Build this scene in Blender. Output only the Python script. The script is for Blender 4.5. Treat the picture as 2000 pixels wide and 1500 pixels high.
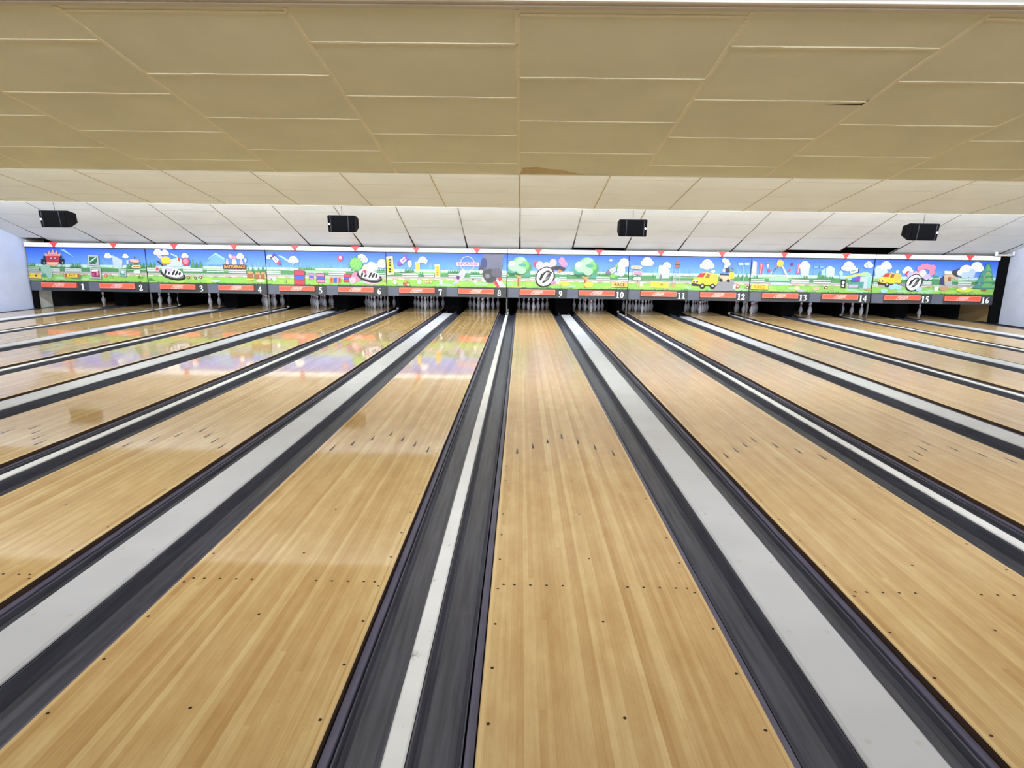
import bpy, bmesh, math, random
from mathutils import Vector, Matrix

# ---------------------------------------------------------------- clear
for o in list(bpy.data.objects):
    bpy.data.objects.remove(o, do_unlink=True)
SC = bpy.context.scene
C = SC.collection

# ---------------------------------------------------------------- camera
CAM_H, YAW, PITCH, ROLL, FOC = 1.6494, -0.01242, 0.21022, 0.01436, 1165.285
cd = bpy.data.cameras.new('camera')
cam = bpy.data.objects.new('camera', cd)
C.objects.link(cam)
SC.camera = cam
cd.sensor_width = 36.0
cd.sensor_fit = 'HORIZONTAL'
cd.lens = FOC * 36.0 / 2000.0
cd.clip_start = 0.05
cd.clip_end = 200
F = Vector((math.sin(YAW) * math.cos(PITCH), math.cos(YAW) * math.cos(PITCH), -math.sin(PITCH)))
R0 = Vector((math.cos(YAW), -math.sin(YAW), 0))
U0 = R0.cross(F)
R = R0 * math.cos(ROLL) + U0 * math.sin(ROLL)
U = -R0 * math.sin(ROLL) + U0 * math.cos(ROLL)
cam.matrix_world = Matrix(((R.x, U.x, -F.x, 0), (R.y, U.y, -F.y, 0), (R.z, U.z, -F.z, CAM_H), (0, 0, 0, 1)))

# ---------------------------------------------------------------- world, lights, exposure
W = bpy.data.worlds.new('world')
SC.world = W
W.use_nodes = True
W.node_tree.nodes['Background'].inputs[0].default_value = (0.9, 0.95, 1.0, 1)
W.node_tree.nodes['Background'].inputs[1].default_value = 0.05
SC.view_settings.view_transform = 'Standard'
SC.view_settings.look = 'None'
SC.view_settings.gamma = 1.0
SC.view_settings.exposure = 0.0
SC.view_settings.use_curve_mapping = False

def area(name, loc, sx, sy, watts, col, direction):
    l = bpy.data.lights.new(name, 'AREA')
    l.shape = 'RECTANGLE'; l.size = sx; l.size_y = sy; l.energy = watts; l.color = col
    o = bpy.data.objects.new(name, l); C.objects.link(o)
    o.location = loc
    o.rotation_euler = Vector(direction).to_track_quat('-Z', 'Y').to_euler()
    return o
# fluorescent rows hidden behind the two ceiling steps (they face the pins)
area('cove_light', (-0.2, 7.80, 3.02), 26.5, 0.14, 900, (1.0, 0.99, 0.95), (0, 1, 0.75))
area('cove_light', (-0.2, 12.60, 3.20), 26.5, 0.14, 1190, (0.91, 0.96, 1.0), (0, 1, -0.05))
# ceiling lamps of the bowlers' area, above and behind the viewpoint
area('ceiling_light', (-5.8, 3.0, 3.24), 11.5, 0.3, 205, (0.97, 0.99, 1.0), (0, 0.30, -1))
area('ceiling_light', (5.8, 3.0, 3.24), 11.5, 0.3, 205, (0.97, 0.99, 1.0), (0, 0.30, -1))
area('ceiling_light', (0, -4.5, 3.2), 24, 0.5, 300, (0.95, 0.98, 1.0), (0, 0.3, -1))

# unseen cool fill light, added behind the masking to brighten the pins
area('pin_fill', (-0.4, 17.30, 0.78), 26.5, 0.08, 100, (0.78, 0.86, 1.0), (0, 1, -0.30))

# ---------------------------------------------------------------- materials
def lin(c):
    return tuple(((v / 255.0) / 12.92 if v / 255.0 <= 0.04045 else ((v / 255.0 + 0.055) / 1.055) ** 2.4) for v in c)

def mat(name, rgb, rough=0.6, noise=0.0, nscale=6.0, metal=0.0, spec=0.5, bump=0.0, bscale=60.0, stretch=None, dirt=None):
    m = bpy.data.materials.new(name); m.use_nodes = True
    nt = m.node_tree; b = nt.nodes['Principled BSDF']
    col = lin(rgb)
    b.inputs['Base Color'].default_value = (*col, 1)
    b.inputs['Roughness'].default_value = rough
    b.inputs['Metallic'].default_value = metal
    b.inputs['Specular IOR Level'].default_value = spec
    if noise or bump or dirt:
        tc = nt.nodes.new('ShaderNodeTexCoord'); mp = nt.nodes.new('ShaderNodeMapping')
        nt.links.new(tc.outputs['Object'], mp.inputs[0])
        if stretch: mp.inputs['Scale'].default_value = stretch
        n = nt.nodes.new('ShaderNodeTexNoise'); n.inputs['Scale'].default_value = nscale; n.inputs['Detail'].default_value = 6
        nt.links.new(mp.outputs[0], n.inputs['Vector'])
        if noise:
            r = nt.nodes.new('ShaderNodeValToRGB')
            r.color_ramp.elements[0].position = 0.3; r.color_ramp.elements[1].position = 0.7
            r.color_ramp.elements[0].color = (*[v * (1 - noise) for v in col], 1)
            r.color_ramp.elements[1].color = (*[min(1, v * (1 + noise)) for v in col], 1)
            nt.links.new(n.outputs['Fac'], r.inputs[0]); nt.links.new(r.outputs[0], b.inputs['Base Color'])
        if dirt:
            n3 = nt.nodes.new('ShaderNodeTexNoise'); n3.inputs['Scale'].default_value = dirt[1]; n3.inputs['Detail'].default_value = 8
            n3.inputs['Roughness'].default_value = 0.7
            nt.links.new(tc.outputs['Object'], n3.inputs['Vector'])
            rr = nt.nodes.new('ShaderNodeValToRGB'); rr.color_ramp.elements[0].position = dirt[2]; rr.color_ramp.elements[1].position = dirt[2] + 0.12
            mx = nt.nodes.new('ShaderNodeMix'); mx.data_type = 'RGBA'
            nt.links.new(n3.outputs['Fac'], rr.inputs[0]); nt.links.new(rr.outputs[0], mx.inputs['Factor'])
            src = b.inputs['Base Color'].links[0].from_socket if b.inputs['Base Color'].links else None
            if src: nt.links.new(src, mx.inputs[6])
            else: mx.inputs[6].default_value = (*col, 1)
            mx.inputs[7].default_value = (*lin(dirt[0]), 1)
            nt.links.new(mx.outputs[2], b.inputs['Base Color'])
        if bump:
            n2 = nt.nodes.new('ShaderNodeTexNoise'); n2.inputs['Scale'].default_value = bscale; n2.inputs['Detail'].default_value = 4
            nt.links.new(mp.outputs[0], n2.inputs['Vector'])
            bp = nt.nodes.new('ShaderNodeBump'); bp.inputs['Strength'].default_value = bump; bp.inputs['Distance'].default_value = 0.01
            nt.links.new(n2.outputs['Fac'], bp.inputs['Height']); nt.links.new(bp.outputs[0], b.inputs['Normal'])
    return m

BOARD = 1.0668 / 39
def lane_wood(name, rough, pale, dark, spec):
    """strips of maple running down the lane, each strip cut into lengths with a tone of its own"""
    m = bpy.data.materials.new(name); m.use_nodes = True
    nt = m.node_tree; N = nt.nodes; L = nt.links; b = N['Principled BSDF']
    def math_(op, a, c=None, d=None):
        n = N.new('ShaderNodeMath'); n.operation = op
        for i, v in enumerate((a, c, d)):
            if v is None: continue
            if isinstance(v, (int, float)): n.inputs[i].default_value = v
            else: L.new(v, n.inputs[i])
        return n.outputs[0]
    tc = N.new('ShaderNodeTexCoord'); oi = N.new('ShaderNodeObjectInfo')
    sp = N.new('ShaderNodeSeparateXYZ'); L.new(tc.outputs['Object'], sp.inputs[0])
    so = N.new('ShaderNodeSeparateXYZ'); L.new(oi.outputs['Location'], so.inputs[0])
    bi = math_('FLOOR', math_('DIVIDE', math_('ADD', sp.outputs[0], 0.5334), BOARD))
    bi = math_('ADD', bi, math_('MULTIPLY', so.outputs[0], 41.3))
    w1 = N.new('ShaderNodeTexWhiteNoise'); w1.noise_dimensions = '1D'; L.new(bi, w1.inputs['W'])
    seg = math_('FLOOR', math_('ADD', math_('DIVIDE', sp.outputs[1], 5.3), math_('MULTIPLY', w1.outputs['Value'], 9.7)))
    cb = N.new('ShaderNodeCombineXYZ'); L.new(bi, cb.inputs[0]); L.new(seg, cb.inputs[1])
    w2 = N.new('ShaderNodeTexWhiteNoise'); w2.noise_dimensions = '2D'; L.new(cb.outputs[0], w2.inputs['Vector'])
    # grain: streaks along the boards
    cg = N.new('ShaderNodeCombineXYZ')
    L.new(math_('ADD', sp.outputs[0], math_('MULTIPLY', bi, 3.17)), cg.inputs[0]); L.new(math_('MULTIPLY', sp.outputs[1], 0.014), cg.inputs[1])
    g = N.new('ShaderNodeTexNoise'); g.inputs['Scale'].default_value = 95; g.inputs['Detail'].default_value = 5
    L.new(cg.outputs[0], g.inputs['Vector'])
    # cloudy mottling
    cm = N.new('ShaderNodeCombineXYZ'); L.new(math_('ADD', sp.outputs[0], so.outputs[0]), cm.inputs[0]); L.new(math_('MULTIPLY', sp.outputs[1], 0.35), cm.inputs[1])
    mo = N.new('ShaderNodeTexNoise'); mo.inputs['Scale'].default_value = 9; mo.inputs['Detail'].default_value = 7; mo.inputs['Roughness'].default_value = 0.65
    L.new(cm.outputs[0], mo.inputs['Vector'])
    w3 = N.new('ShaderNodeTexWhiteNoise'); w3.noise_dimensions = '1D'; L.new(math_('FLOOR', math_('MULTIPLY', bi, 0.45)), w3.inputs['W'])
    bt = math_('ADD', math_('MULTIPLY', w2.outputs['Value'], 0.36), math_('MULTIPLY', w3.outputs['Value'], 0.34))
    t = math_('ADD', bt, math_('MULTIPLY', math_('SUBTRACT', g.outputs['Fac'], 0.5), 0.55))
    t = math_('ADD', t, math_('MULTIPLY', math_('SUBTRACT', mo.outputs['Fac'], 0.5), 1.05))
    t = math_('ADD', t, 0.13)
    rp = N.new('ShaderNodeValToRGB'); e = rp.color_ramp.elements
    e[0].position = 0.0; e[0].color = (*lin(dark), 1)
    e[1].position = 1.0; e[1].color = (*lin(pale), 1)
    mid = e.new(0.5); mid.color = (*lin([(x + y) / 2 for x, y in zip(pale, dark)]), 1)
    L.new(t, rp.inputs[0])
    # thin seams between the boards
    fr = math_('FRACT', math_('DIVIDE', math_('ADD', sp.outputs[0], 0.5334), BOARD))
    seam = math_('MULTIPLY', math_('LESS_THAN', fr, 0.035), 0.22)
    # pale edge board each side
    edge = math_('MULTIPLY', math_('GREATER_THAN', math_('ABSOLUTE', sp.outputs[0]), 0.515), 0.45)
    mx = N.new('ShaderNodeMix'); mx.data_type = 'RGBA'; L.new(edge, mx.inputs['Factor']); L.new(rp.outputs[0], mx.inputs[6])
    mx.inputs[7].default_value = (*lin([min(255, v * 1.04) for v in pale]), 1)
    m2 = N.new('ShaderNodeMix'); m2.data_type = 'RGBA'; L.new(seam, m2.inputs['Factor']); L.new(mx.outputs[2], m2.inputs[6])
    m2.inputs[7].default_value = (*lin([v * 0.62 for v in dark]), 1)
    L.new(m2.outputs[2], b.inputs['Base Color'])
    b.inputs['Roughness'].default_value = rough
    b.inputs['Specular IOR Level'].default_value = spec
    return m

M = {}
M['lane_polished'] = lane_wood('lane_wood_polished', 0.06, (214, 190, 138), (174, 135, 84), 0.42)
M['lane_worn'] = lane_wood('lane_wood_worn', 0.21, (214, 189, 140), (176, 138, 90), 0.34)
M['lane_side'] = mat('lane_side_wood', (66, 46, 34), 0.6, 0.25, 8)
M['arrow'] = mat('inlaid_dark_wood', (40, 28, 20), 0.3)
M['approach'] = mat('approach_wood', (196, 170, 122), 0.3, 0.12, 3, stretch=(20, 0.6, 1))
M['bed'] = mat('dark_subfloor', (16, 15, 18), 0.9, 0.2, 3)
M['gutter'] = mat('gutter_composite', (74, 76, 87), 0.42, 0.36, 5, stretch=(9, 0.5, 9), dirt=((92, 90, 96), 3.0, 0.62))
M['lip'] = mat('gutter_lip_composite', (88, 86, 108), 0.45, 0.2, 7, stretch=(4, 0.7, 4))
M['cap'] = mat('white_cap_paint', (190, 192, 198), 0.45, 0.05, 3, dirt=((178, 174, 168), 7.0, 0.66))
M['cap_screw'] = mat('cap_screw_filler', (186, 182, 178), 0.5)
M['strip'] = mat('divider_strip_paint', (222, 224, 226), 0.5, 0.06, 3, dirt=((150, 145, 138), 9.0, 0.60))
M['wall'] = mat('white_rough_plaster', (188, 198, 226), 0.85, 0.04, 3, bump=0.5, bscale=14)
M['wall_r'] = mat('white_rough_plaster_east', (188, 194, 214), 0.85, 0.05, 3, bump=0.6, bscale=14)
M['tan_wall'] = mat('tan_board', (150, 124, 84), 0.7, 0.12, 3)
M['pale_wall'] = mat('pale_grey_plaster', (190, 188, 180), 0.85, 0.1, 5)
M['black'] = mat('matt_black_paint', (6, 6, 8), 0.9, spec=0.1)
M['pit'] = mat('black_pit_curtain', (6, 6, 8), 0.95, 0.3, 6)  # black curtain tone, also painted on pit walls and ceiling as unlit shade
M['tan'] = mat('tan_ceiling_tile', (224, 226, 206), 0.9, 0.05, 1.4, bump=0.12, bscale=120)
M['tan_joint'] = mat('tan_ceiling_joint', (236, 232, 210), 0.9, 0.05, 30)
M['cream'] = mat('cream_ceiling_tile', (224, 229, 228), 0.9, 0.035, 1.6, bump=0.1, bscale=90, dirt=((206, 192, 158), 0.9, 0.70))
M['cream_joint'] = mat('cream_ceiling_joint', (176, 166, 142), 0.9)
M['white_tile'] = mat('white_ceiling_tile', (224, 231, 238), 0.9, 0.035, 1.6, bump=0.1, bscale=90)
M['white_joint'] = mat('white_ceiling_joint', (134, 130, 122), 0.9)
M['cream_row'] = mat('cream_row_joint', (196, 192, 182), 0.9)
M['white_row'] = mat('white_row_joint', (188, 190, 194), 0.9)
M['white_gap'] = mat('open_ceiling_gap', (46, 44, 42), 0.9)
M['trim'] = mat('grey_white_trim', (200, 198, 196), 0.5, 0.05, 6)
M['trim_edge'] = mat('white_metal_edge', (236, 236, 238), 0.3)
M['room'] = mat('room_paint', (206, 200, 188), 0.9)
M['room_ceiling'] = mat('room_ceiling_paint', (188, 186, 180), 0.9, 0.06, 2)
M['header'] = mat('white_header_plastic', (240, 243, 250), 0.35)
M['panel_dark'] = mat('dark_grey_panel', (50, 53, 58), 0.5, 0.05, 4)
M['panel_light'] = mat('blue_grey_plate', (84, 89, 104), 0.45, 0.04, 4)
M['shadow_gap'] = mat('dark_frame_metal', (38, 44, 62), 0.6)
M['red'] = mat('red_plastic', (206, 62, 64), 0.35)
M['bar'] = mat('orange_red_sign', (214, 88, 68), 0.45)
M['bar_edge'] = mat('pale_salmon_edge', (240, 160, 140), 0.4)
M['script'] = mat('pale_pink_lettering', (236, 178, 172), 0.4)
M['digit'] = mat('white_numeral', (236, 238, 238), 0.4)
M['post'] = mat('grey_steel_post', (78, 75, 74), 0.5, 0.1, 8)
M['steel'] = mat('bright_steel', (190, 190, 195), 0.3, metal=0.7)
M['speaker'] = mat('black_speaker_paint', (7, 7, 9), 0.7, bump=0.2, bscale=200, spec=0.1)
M['grille'] = mat('black_speaker_grille', (3, 3, 5), 0.8, spec=0.05)
M['rib'] = mat('dark_grey_grille_rib', (30, 30, 38), 0.5, spec=0.2)
M['badge'] = mat('white_badge', (245, 245, 250), 0.3)
M['cable'] = mat('dark_cable', (72, 68, 64), 0.5)
M['stain'] = mat('brown_water_stain', (198, 182, 142), 0.9, 0.1, 20)
M['deck_pit'] = mat('pit_rubber', (5, 5, 7), 0.95, spec=0.1)

def pin_material():
    m = bpy.data.materials.new('pin_plastic'); m.use_nodes = True
    nt = m.node_tree; N = nt.nodes; L = nt.links; b = N['Principled BSDF']
    tc = N.new('ShaderNodeTexCoord'); sp = N.new('ShaderNodeSeparateXYZ'); L.new(tc.outputs['Object'], sp.inputs[0])
    rp = N.new('ShaderNodeValToRGB'); rp.color_ramp.interpolation = 'CONSTANT'
    e = rp.color_ramp.elements
    white = (*lin((232, 232, 240)), 1); red = (*lin((190, 40, 52)), 1)
    e[0].position = 0; e[0].color = white
    e[1].position = 0.262; e[1].color = red
    for p_, c_ in ((0.276, white), (0.288, red), (0.302, white)):
        x = e.new(p_); x.color = c_
    L.new(sp.outputs[2], rp.inputs[0]); L.new(rp.outputs[0], b.inputs['Base Color'])
    b.inputs['Roughness'].default_value = 0.25
    return m
M['pin'] = pin_material()

def print_material():
    m = bpy.data.materials.new('printed_vinyl'); m.use_nodes = True
    nt = m.node_tree; b = nt.nodes['Principled BSDF']
    a = nt.nodes.new('ShaderNodeAttribute'); a.attribute_name = 'ink'
    nt.links.new(a.outputs['Color'], b.inputs['Base Color'])
    b.inputs['Roughness'].default_value = 0.45
    return m
M['print'] = print_material()

# ---------------------------------------------------------------- mesh helpers
def obj(name, bm, mats, parent=None, smooth=False):
    me = bpy.data.meshes.new(name); bm.normal_update(); bm.to_mesh(me); bm.free()
    for m in (mats if isinstance(mats, (list, tuple)) else [mats]): me.materials.append(M[m] if isinstance(m, str) else m)
    if smooth:
        for p_ in me.polygons: p_.use_smooth = True
    o = bpy.data.objects.new(name, me); C.objects.link(o)
    if parent is not None: o.parent = parent
    return o

def box(bm, x0, x1, y0, y1, z0, z1, mi=0):
    v = [bm.verts.new(p_) for p_ in ((x0, y0, z0), (x1, y0, z0), (x1, y1, z0), (x0, y1, z0), (x0, y0, z1), (x1, y0, z1), (x1, y1, z1), (x0, y1, z1))]
    for q in ((3, 2, 1, 0), (4, 5, 6, 7), (0, 1, 5, 4), (1, 2, 6, 5), (2, 3, 7, 6), (3, 0, 4, 7)):
        f = bm.faces.new([v[i] for i in q]); f.material_index = mi
    return v

def face(bm, pts, mi=0):
    f = bm.faces.new([bm.verts.new(p_) for p_ in pts]); f.material_index = mi
    return f

def extrude_profile(bm, prof, y0, y1, mi=0, closed=True, caps=True):
    """profile in x,z swept along y"""
    a = [bm.verts.new((x, y0, z)) for x, z in prof]; c = [bm.verts.new((x, y1, z)) for x, z in prof]
    n = len(prof)
    for i in range(n if closed else n - 1):
        k = (i + 1) % n
        f = bm.faces.new((a[i], a[k], c[k], c[i])); f.material_index = mi
    if closed and caps:
        f = bm.faces.new(a[::-1]); f.material_index = mi
        f = bm.faces.new(c); f.material_index = mi

def tag(o, label, cat, group=None, kind=None):
    if label: o['label'] = label
    if cat: o['category'] = cat
    if group: o['group'] = group
    if kind: o['kind'] = kind
    return o

def empty(name, loc, label, cat, group=None):
    o = bpy.data.objects.new(name, None); C.objects.link(o); o.location = loc; o.empty_display_size = 0.2
    return tag(o, label, cat, group)

def struct(name, bm, mats, label=None):
    o = obj(name, bm, mats); o['kind'] = 'structure'
    if label: o['label'] = label
    return o

def copy_tree(src, parent=None):
    c = src.copy(); C.objects.link(c)
    if parent is not None: c.parent = parent
    for ch in list(src.children): copy_tree(ch, c)
    return c

# ---------------------------------------------------------------- layout
LW = 1.0668; GW, GN = 0.731, 0.538            # lane width, wide gap, narrow gap
PAIR = 2 * LW + GW + GN
Y_FOUL, Y_MASK, Y_PIN, Y_END = 0.45, 17.056, 18.83, 20.3
NUM = ['none', 'one', 'two', 'three', 'four', 'five', 'six', 'seven', 'eight', 'nine', 'ten', 'eleven', 'twelve', 'thirteen', 'fourteen', 'fifteen', 'sixteen']
def lane_x(n):
    k = n - 9
    return 0.40678 + (k // 2) * PAIR + (k % 2) * (LW + GW)
UNIT_X = [lane_x(2 * j + 1) - LW / 2 - GN / 2 for j in range(8)]
XL, XR = -14.05, 13.5                         # side walls
ART=[
[('pines',-0.071,1.193,0.305,0.11),
 ('pines',1.221,1.179,0.315,0.142),
 ('pines',2.838,1.18,0.539,0.197),
 ('pines',0.451,1.146,0.632,0.088),
 ('fence',-0.095,1.138,0.407),
 ('fence',0.421,1.124,0.499),
 ('fence',1.068,1.133,0.464),
 ('p','pale',[(1.022,1.665),(1.134,1.667),(1.394,1.454)]),
 ('p','bluewhite',[(2.468,1.534),(2.605,1.471),(2.752,1.397),(2.717,1.201),(2.464,1.241)]),
 ('p','bluewhite',[(2.853,1.399),(2.922,1.41),(2.907,1.29),(2.862,1.29)]),
 ('cloud',2.343,1.522,0.083),
 ('cloud',2.845,1.518,0.066),
 ('p','orangepale',[(0.568,1.475),(0.547,1.561),(0.644,1.53),(0.682,1.639),(0.738,1.564),(0.801,1.684),(0.839,1.566),(0.918,1.642),(0.924,1.534),(1.019,1.568),(0.971,1.47)]),
 ('p','pink',[(0.59,1.475),(0.69,1.542),(0.87,1.544),(0.961,1.48)]),
 ('p','dark',[(0.501,1.474),(0.559,1.492),(0.581,1.41),(0.494,1.43)]),
 ('p','dark',[(1.04,1.482),(0.986,1.498),(0.94,1.415),(1.033,1.438)]),
 ('p','red',[(0.592,1.486),(0.951,1.491),(0.944,1.361),(0.561,1.355)]),
 ('p','maroon',[(0.643,1.454),(0.902,1.458),(0.87,1.397),(0.668,1.394)]),
 ('p','lav',[(0.676,1.444),(0.765,1.445),(0.742,1.408),(0.692,1.407)]),
 ('p','lav',[(0.788,1.445),(0.873,1.447),(0.845,1.409),(0.8,1.409)]),
 ('p','dark',[(0.55,1.355),(0.955,1.361),(0.939,1.328),(0.556,1.322)]),
 ('p','orangepale',[(0.568,1.323),(0.928,1.328),(0.881,1.24),(0.752,1.205),(0.6,1.236)]),
 ('p','cream',[(0.609,1.301),(0.88,1.305),(0.865,1.283),(0.617,1.28)]),
 ('p','black',[(0.432,1.39),(0.48,1.413),(0.534,1.414),(0.566,1.388),(0.554,1.279),(0.517,1.243),(0.436,1.242),(0.41,1.277)]),
 ('e','lgrey',0.503,1.296,0.022,0.026,0),
 ('p','black',[(0.96,1.398),(1.008,1.42),(1.062,1.421),(1.095,1.395),(1.083,1.286),(1.047,1.251),(0.966,1.25),(0.939,1.284)]),
 ('e','lgrey',1.032,1.303,0.022,0.026,0),
 ('e','mist',0.535,1.104,0.153,0.131,0),
 ('e','mist',0.607,0.984,0.088,0.131,0),
 ('e','teal',0.444,0.949,0.066,0.055,0),
 ('sign',0.158,0.922,0.427,0.136,-3,'beige','yellow','','dark'),
 ('p','dark',[(-0.032,0.937),(0.049,0.952),(0.046,0.934),(-0.03,0.92)]),
 ('p','dark',[(0.169,0.923),(0.221,0.967),(0.261,0.935),(0.233,0.902)]),
 ('sign',1.256,0.949,0.471,0.131,-2,'beige','brown','','dark'),
 ('sign',1.257,0.956,0.285,0.074,-2,'yellow','yellow','RACE','dark'),
 ('board',1.915,1.381,0.296,0.285,-2,'lgrey','deepgreen'),
 ('p','mintpale',[(1.806,1.351),(1.99,1.473),(2.022,1.463),(1.837,1.33)]),
 ('e','mintpale',2.002,1.31,0.026,0.018,0),
 ('board',1.938,1.025,0.307,0.296,-2,'lgrey','maroon'),
 ('p','white',[(1.843,1.122),(2.023,1.125),(2.016,1.077),(1.835,1.068)]),
 ('p','pink',[(1.958,1.058),(2.025,1.059),(2.001,0.96),(1.956,0.96)]),
 ('p','mag',[(1.831,1.035),(1.91,1.036),(1.898,0.948),(1.83,0.947)]),
 ('board',2.709,1.047,0.208,0.201,-4,'lgrey','teal'),
 ('p','mintpale',[(2.661,1.112),(2.784,1.103),(2.752,1.026),(2.663,1.036)]),
 ('p','dark',[(3.097,1.51),(3.115,1.511),(3.108,1.184),(3.09,1.184)]),
 ('plank',3.091,1.384,0.296,0.101,-5,'orangepale','pinkish'),
 ('plank',3.123,1.224,0.274,0.096,2,'cream','orange'),
 ('plank',3.128,1.075,0.197,0.096,4,'white','lgrey'),
 ('flower',2.221,0.957,0.044,'crimson'),
 ('flower',2.394,0.918,0.033,'olive'),
 ('p','dkgrass',[(3.119,0.899),(3.199,1.01),(3.212,0.923),(3.304,0.946),(3.254,0.897)])],
[('p','skyl',[(1.777,1.41),(1.999,1.608),(2.269,1.438),(2.258,1.308),(1.632,1.299)]),
 ('p','pale',[(1.986,1.629),(2.03,1.63),(2.262,1.486),(2.237,1.455),(1.994,1.601),(1.792,1.453),(1.778,1.47)]),
 ('p','pale',[(0.727,1.611),(0.899,1.549),(0.937,1.485),(0.745,1.568)]),
 ('pines',-0.032,1.21,0.314,0.219),
 ('pines',1.266,1.207,0.336,0.241),
 ('pines',2.843,1.098,0.246,0.197),
 ('pines',3.133,1.092,0.246,0.285),
 ('fence',-0.037,1.166,0.292),
 ('fence',1.04,1.182,0.558),
 ('fence',1.721,1.17,0.479),
 ('fence',2.334,1.157,0.482),
 ('cloud',0.374,1.645,0.096),
 ('cloud',0.573,1.631,0.088),
 ('cloud',1.133,1.552,0.079),
 ('p','pinkish',[(0.321,1.563),(0.412,1.585),(0.535,1.479),(0.483,1.413),(0.378,1.477)]),
 ('p','bluewhite',[(0.709,1.438),(0.984,1.507),(1.1,1.335),(1.002,1.246),(0.576,1.24)]),
 ('e','yellow',0.583,1.415,0.136,0.11,0),
 ('p','orange',[(0.456,1.369),(0.518,1.327),(0.675,1.329),(0.745,1.46),(0.695,1.307),(0.469,1.282)]),
 ('ball',1.149,1.379,0.105,'crimson','red'),
 ('p','red',[(0.927,1.495),(1.005,1.496),(0.97,1.377),(0.93,1.419)]),
 ('e','pinkish',0.31,1.167,0.07,0.074,0),
 ('e','crimson',0.31,1.167,0.039,0.044,0),
 ('kart',0.724,1.057,0.361,'white','black'),
 ('p','dark',[(0.291,1.4),(0.37,1.401),(0.511,1.261),(0.465,1.25)]),
 ('pin',2.321,1.396,0.164,'lav'),
 ('pin',2.524,1.42,0.219,'white'),
 ('pin',2.723,1.401,0.164,'lav'),
 ('e','pinkish',2.423,1.549,0.048,0.066,30),
 ('e','pink',2.521,1.518,0.066,0.048,0),
 ('cloud',2.702,1.563,0.088),
 ('e','bluewhite',2.844,1.446,0.031,0.061,0),
 ('sign',2.522,1.264,0.657,0.114,0,'brownd','brownd','BATTLERACE','orangel'),
 ('p','brown',[(2.862,1.105),(3.05,1.108),(3.038,0.955),(2.85,0.952)]),
 ('e','tan',2.956,1.107,0.092,0.031,0),
 ('p','cream',[(3.034,1.075),(3.047,1.075),(3.039,0.965),(3.025,0.965)]),
 ('p','brown',[(3.075,1.086),(3.236,1.089),(3.224,0.935),(3.063,0.933)]),
 ('e','tan',3.155,1.088,0.079,0.031,0),
 ('p','cream',[(3.22,1.056),(3.233,1.056),(3.225,0.946),(3.212,0.946)]),
 ('p','brown',[(3.25,1.093),(3.384,1.095),(3.373,0.942),(3.238,0.94)]),
 ('e','tan',3.317,1.094,0.066,0.031,0),
 ('p','cream',[(3.368,1.062),(3.381,1.062),(3.373,0.953),(3.36,0.953)]),
 ('flower',1.184,0.943,0.042,'maroon'),
 ('flower',1.374,0.935,0.042,'maroon'),
 ('flower',1.528,0.952,0.042,'maroon'),
 ('e','cream',3.23,0.885,0.12,0.048,0),
 ('e','yellow',2.941,0.914,0.131,0.022,0),
 ('e','mintpale',1.95,0.855,0.153,0.026,0),
 ('p','dkgrass',[(-0.03,0.837),(0.071,0.938),(0.155,0.884),(0.242,0.852)])],
[('p','pale',[(0.358,1.593),(0.468,1.58),(0.703,1.443),(0.656,1.41)]),
 ('fence',-0.007,1.15,0.412),
 ('fence',1.13,1.145,0.489),
 ('fence',1.775,1.143,0.478),
 ('fence',3.109,1.13,0.277),
 ('pines',0.911,1.207,0.49,0.077),
 ('pines',3.133,1.195,0.267,0.11),
 ('e','mintpale',0.122,1.553,0.092,0.057,25),
 ('rocket',0.3,1.469,0.186,-48,'plum','white','crimson'),
 ('cloud',0.794,1.483,0.114),
 ('p','pale',[(0.77,1.444),(0.792,1.444),(0.782,1.292),(0.756,1.292)]),
 ('crate',0.937,0.984,0.285,0.39,'crimson','blue','crimson'),
 ('crate',1.274,1.016,0.114,0.164,'pink','blue','pink'),
 ('crate',1.535,0.984,0.219,0.245,'pink','blue','pink'),
 ('crate',2.296,0.987,0.184,0.21,'crimson','blue','crimson'),
 ('p','orange',[(1.813,1.006),(2.114,1.01),(2.096,0.863),(1.817,0.859)]),
 ('p','blue',[(1.913,1.007),(2.014,1.009),(1.996,0.862),(1.917,0.861)]),
 ('p','crimson',[(1.823,0.991),(1.868,0.991),(1.862,0.871),(1.824,0.87)]),
 ('p','crimson',[(2.046,0.994),(2.091,0.995),(2.085,0.874),(2.041,0.873)]),
 ('p','lav',[(2.013,1.004),(2.04,1.005),(2.034,0.865),(2.007,0.864)]),
 ('e','crimson',2.123,1.545,0.07,0.092,0),
 ('e','pinkish',2.123,1.553,0.039,0.048,0),
 ('cloud',2.725,1.547,0.131),
 ('cloud',3.296,1.414,0.131),
 ('virus',2.559,1.382,0.18),
 ('e','pink',2.572,1.034,0.153,0.11,-30),
 ('e','pinkish',2.99,0.898,0.241,0.074,0),
 ('e','pinkish',2.445,0.934,0.099,0.099,0),
 ('cloud',2.994,1.334,0.136),
 ('e','cream',2.825,1.278,0.088,0.099,0),
 ('kart',2.907,1.072,0.361,'white','black'),
 ('p','red',[(2.745,1.211),(2.846,1.235),(2.819,1.104)]),
 ('e','white',0.224,0.946,0.057,0.057,0),
 ('flower',0.544,0.884,0.039,'dkgrass'),
 ('e','pinkish',0.08,0.965,0.066,0.055,0),
 ('flower',3.38,0.926,0.033,'maroon')],
[('fence',0.451,1.119,0.444),
 ('fence',0.995,1.126,0.354),
 ('fence',1.76,1.137,0.332),
 ('fence',2.375,1.114,0.359),
 ('fence',3.275,1.159,0.121),
 ('pines',0.519,1.185,0.266,0.153),
 ('pines',0.938,1.06,0.111,0.175),
 ('pines',1.738,1.181,0.354,0.11),
 ('pines',2.379,1.168,0.354,0.11),
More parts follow.
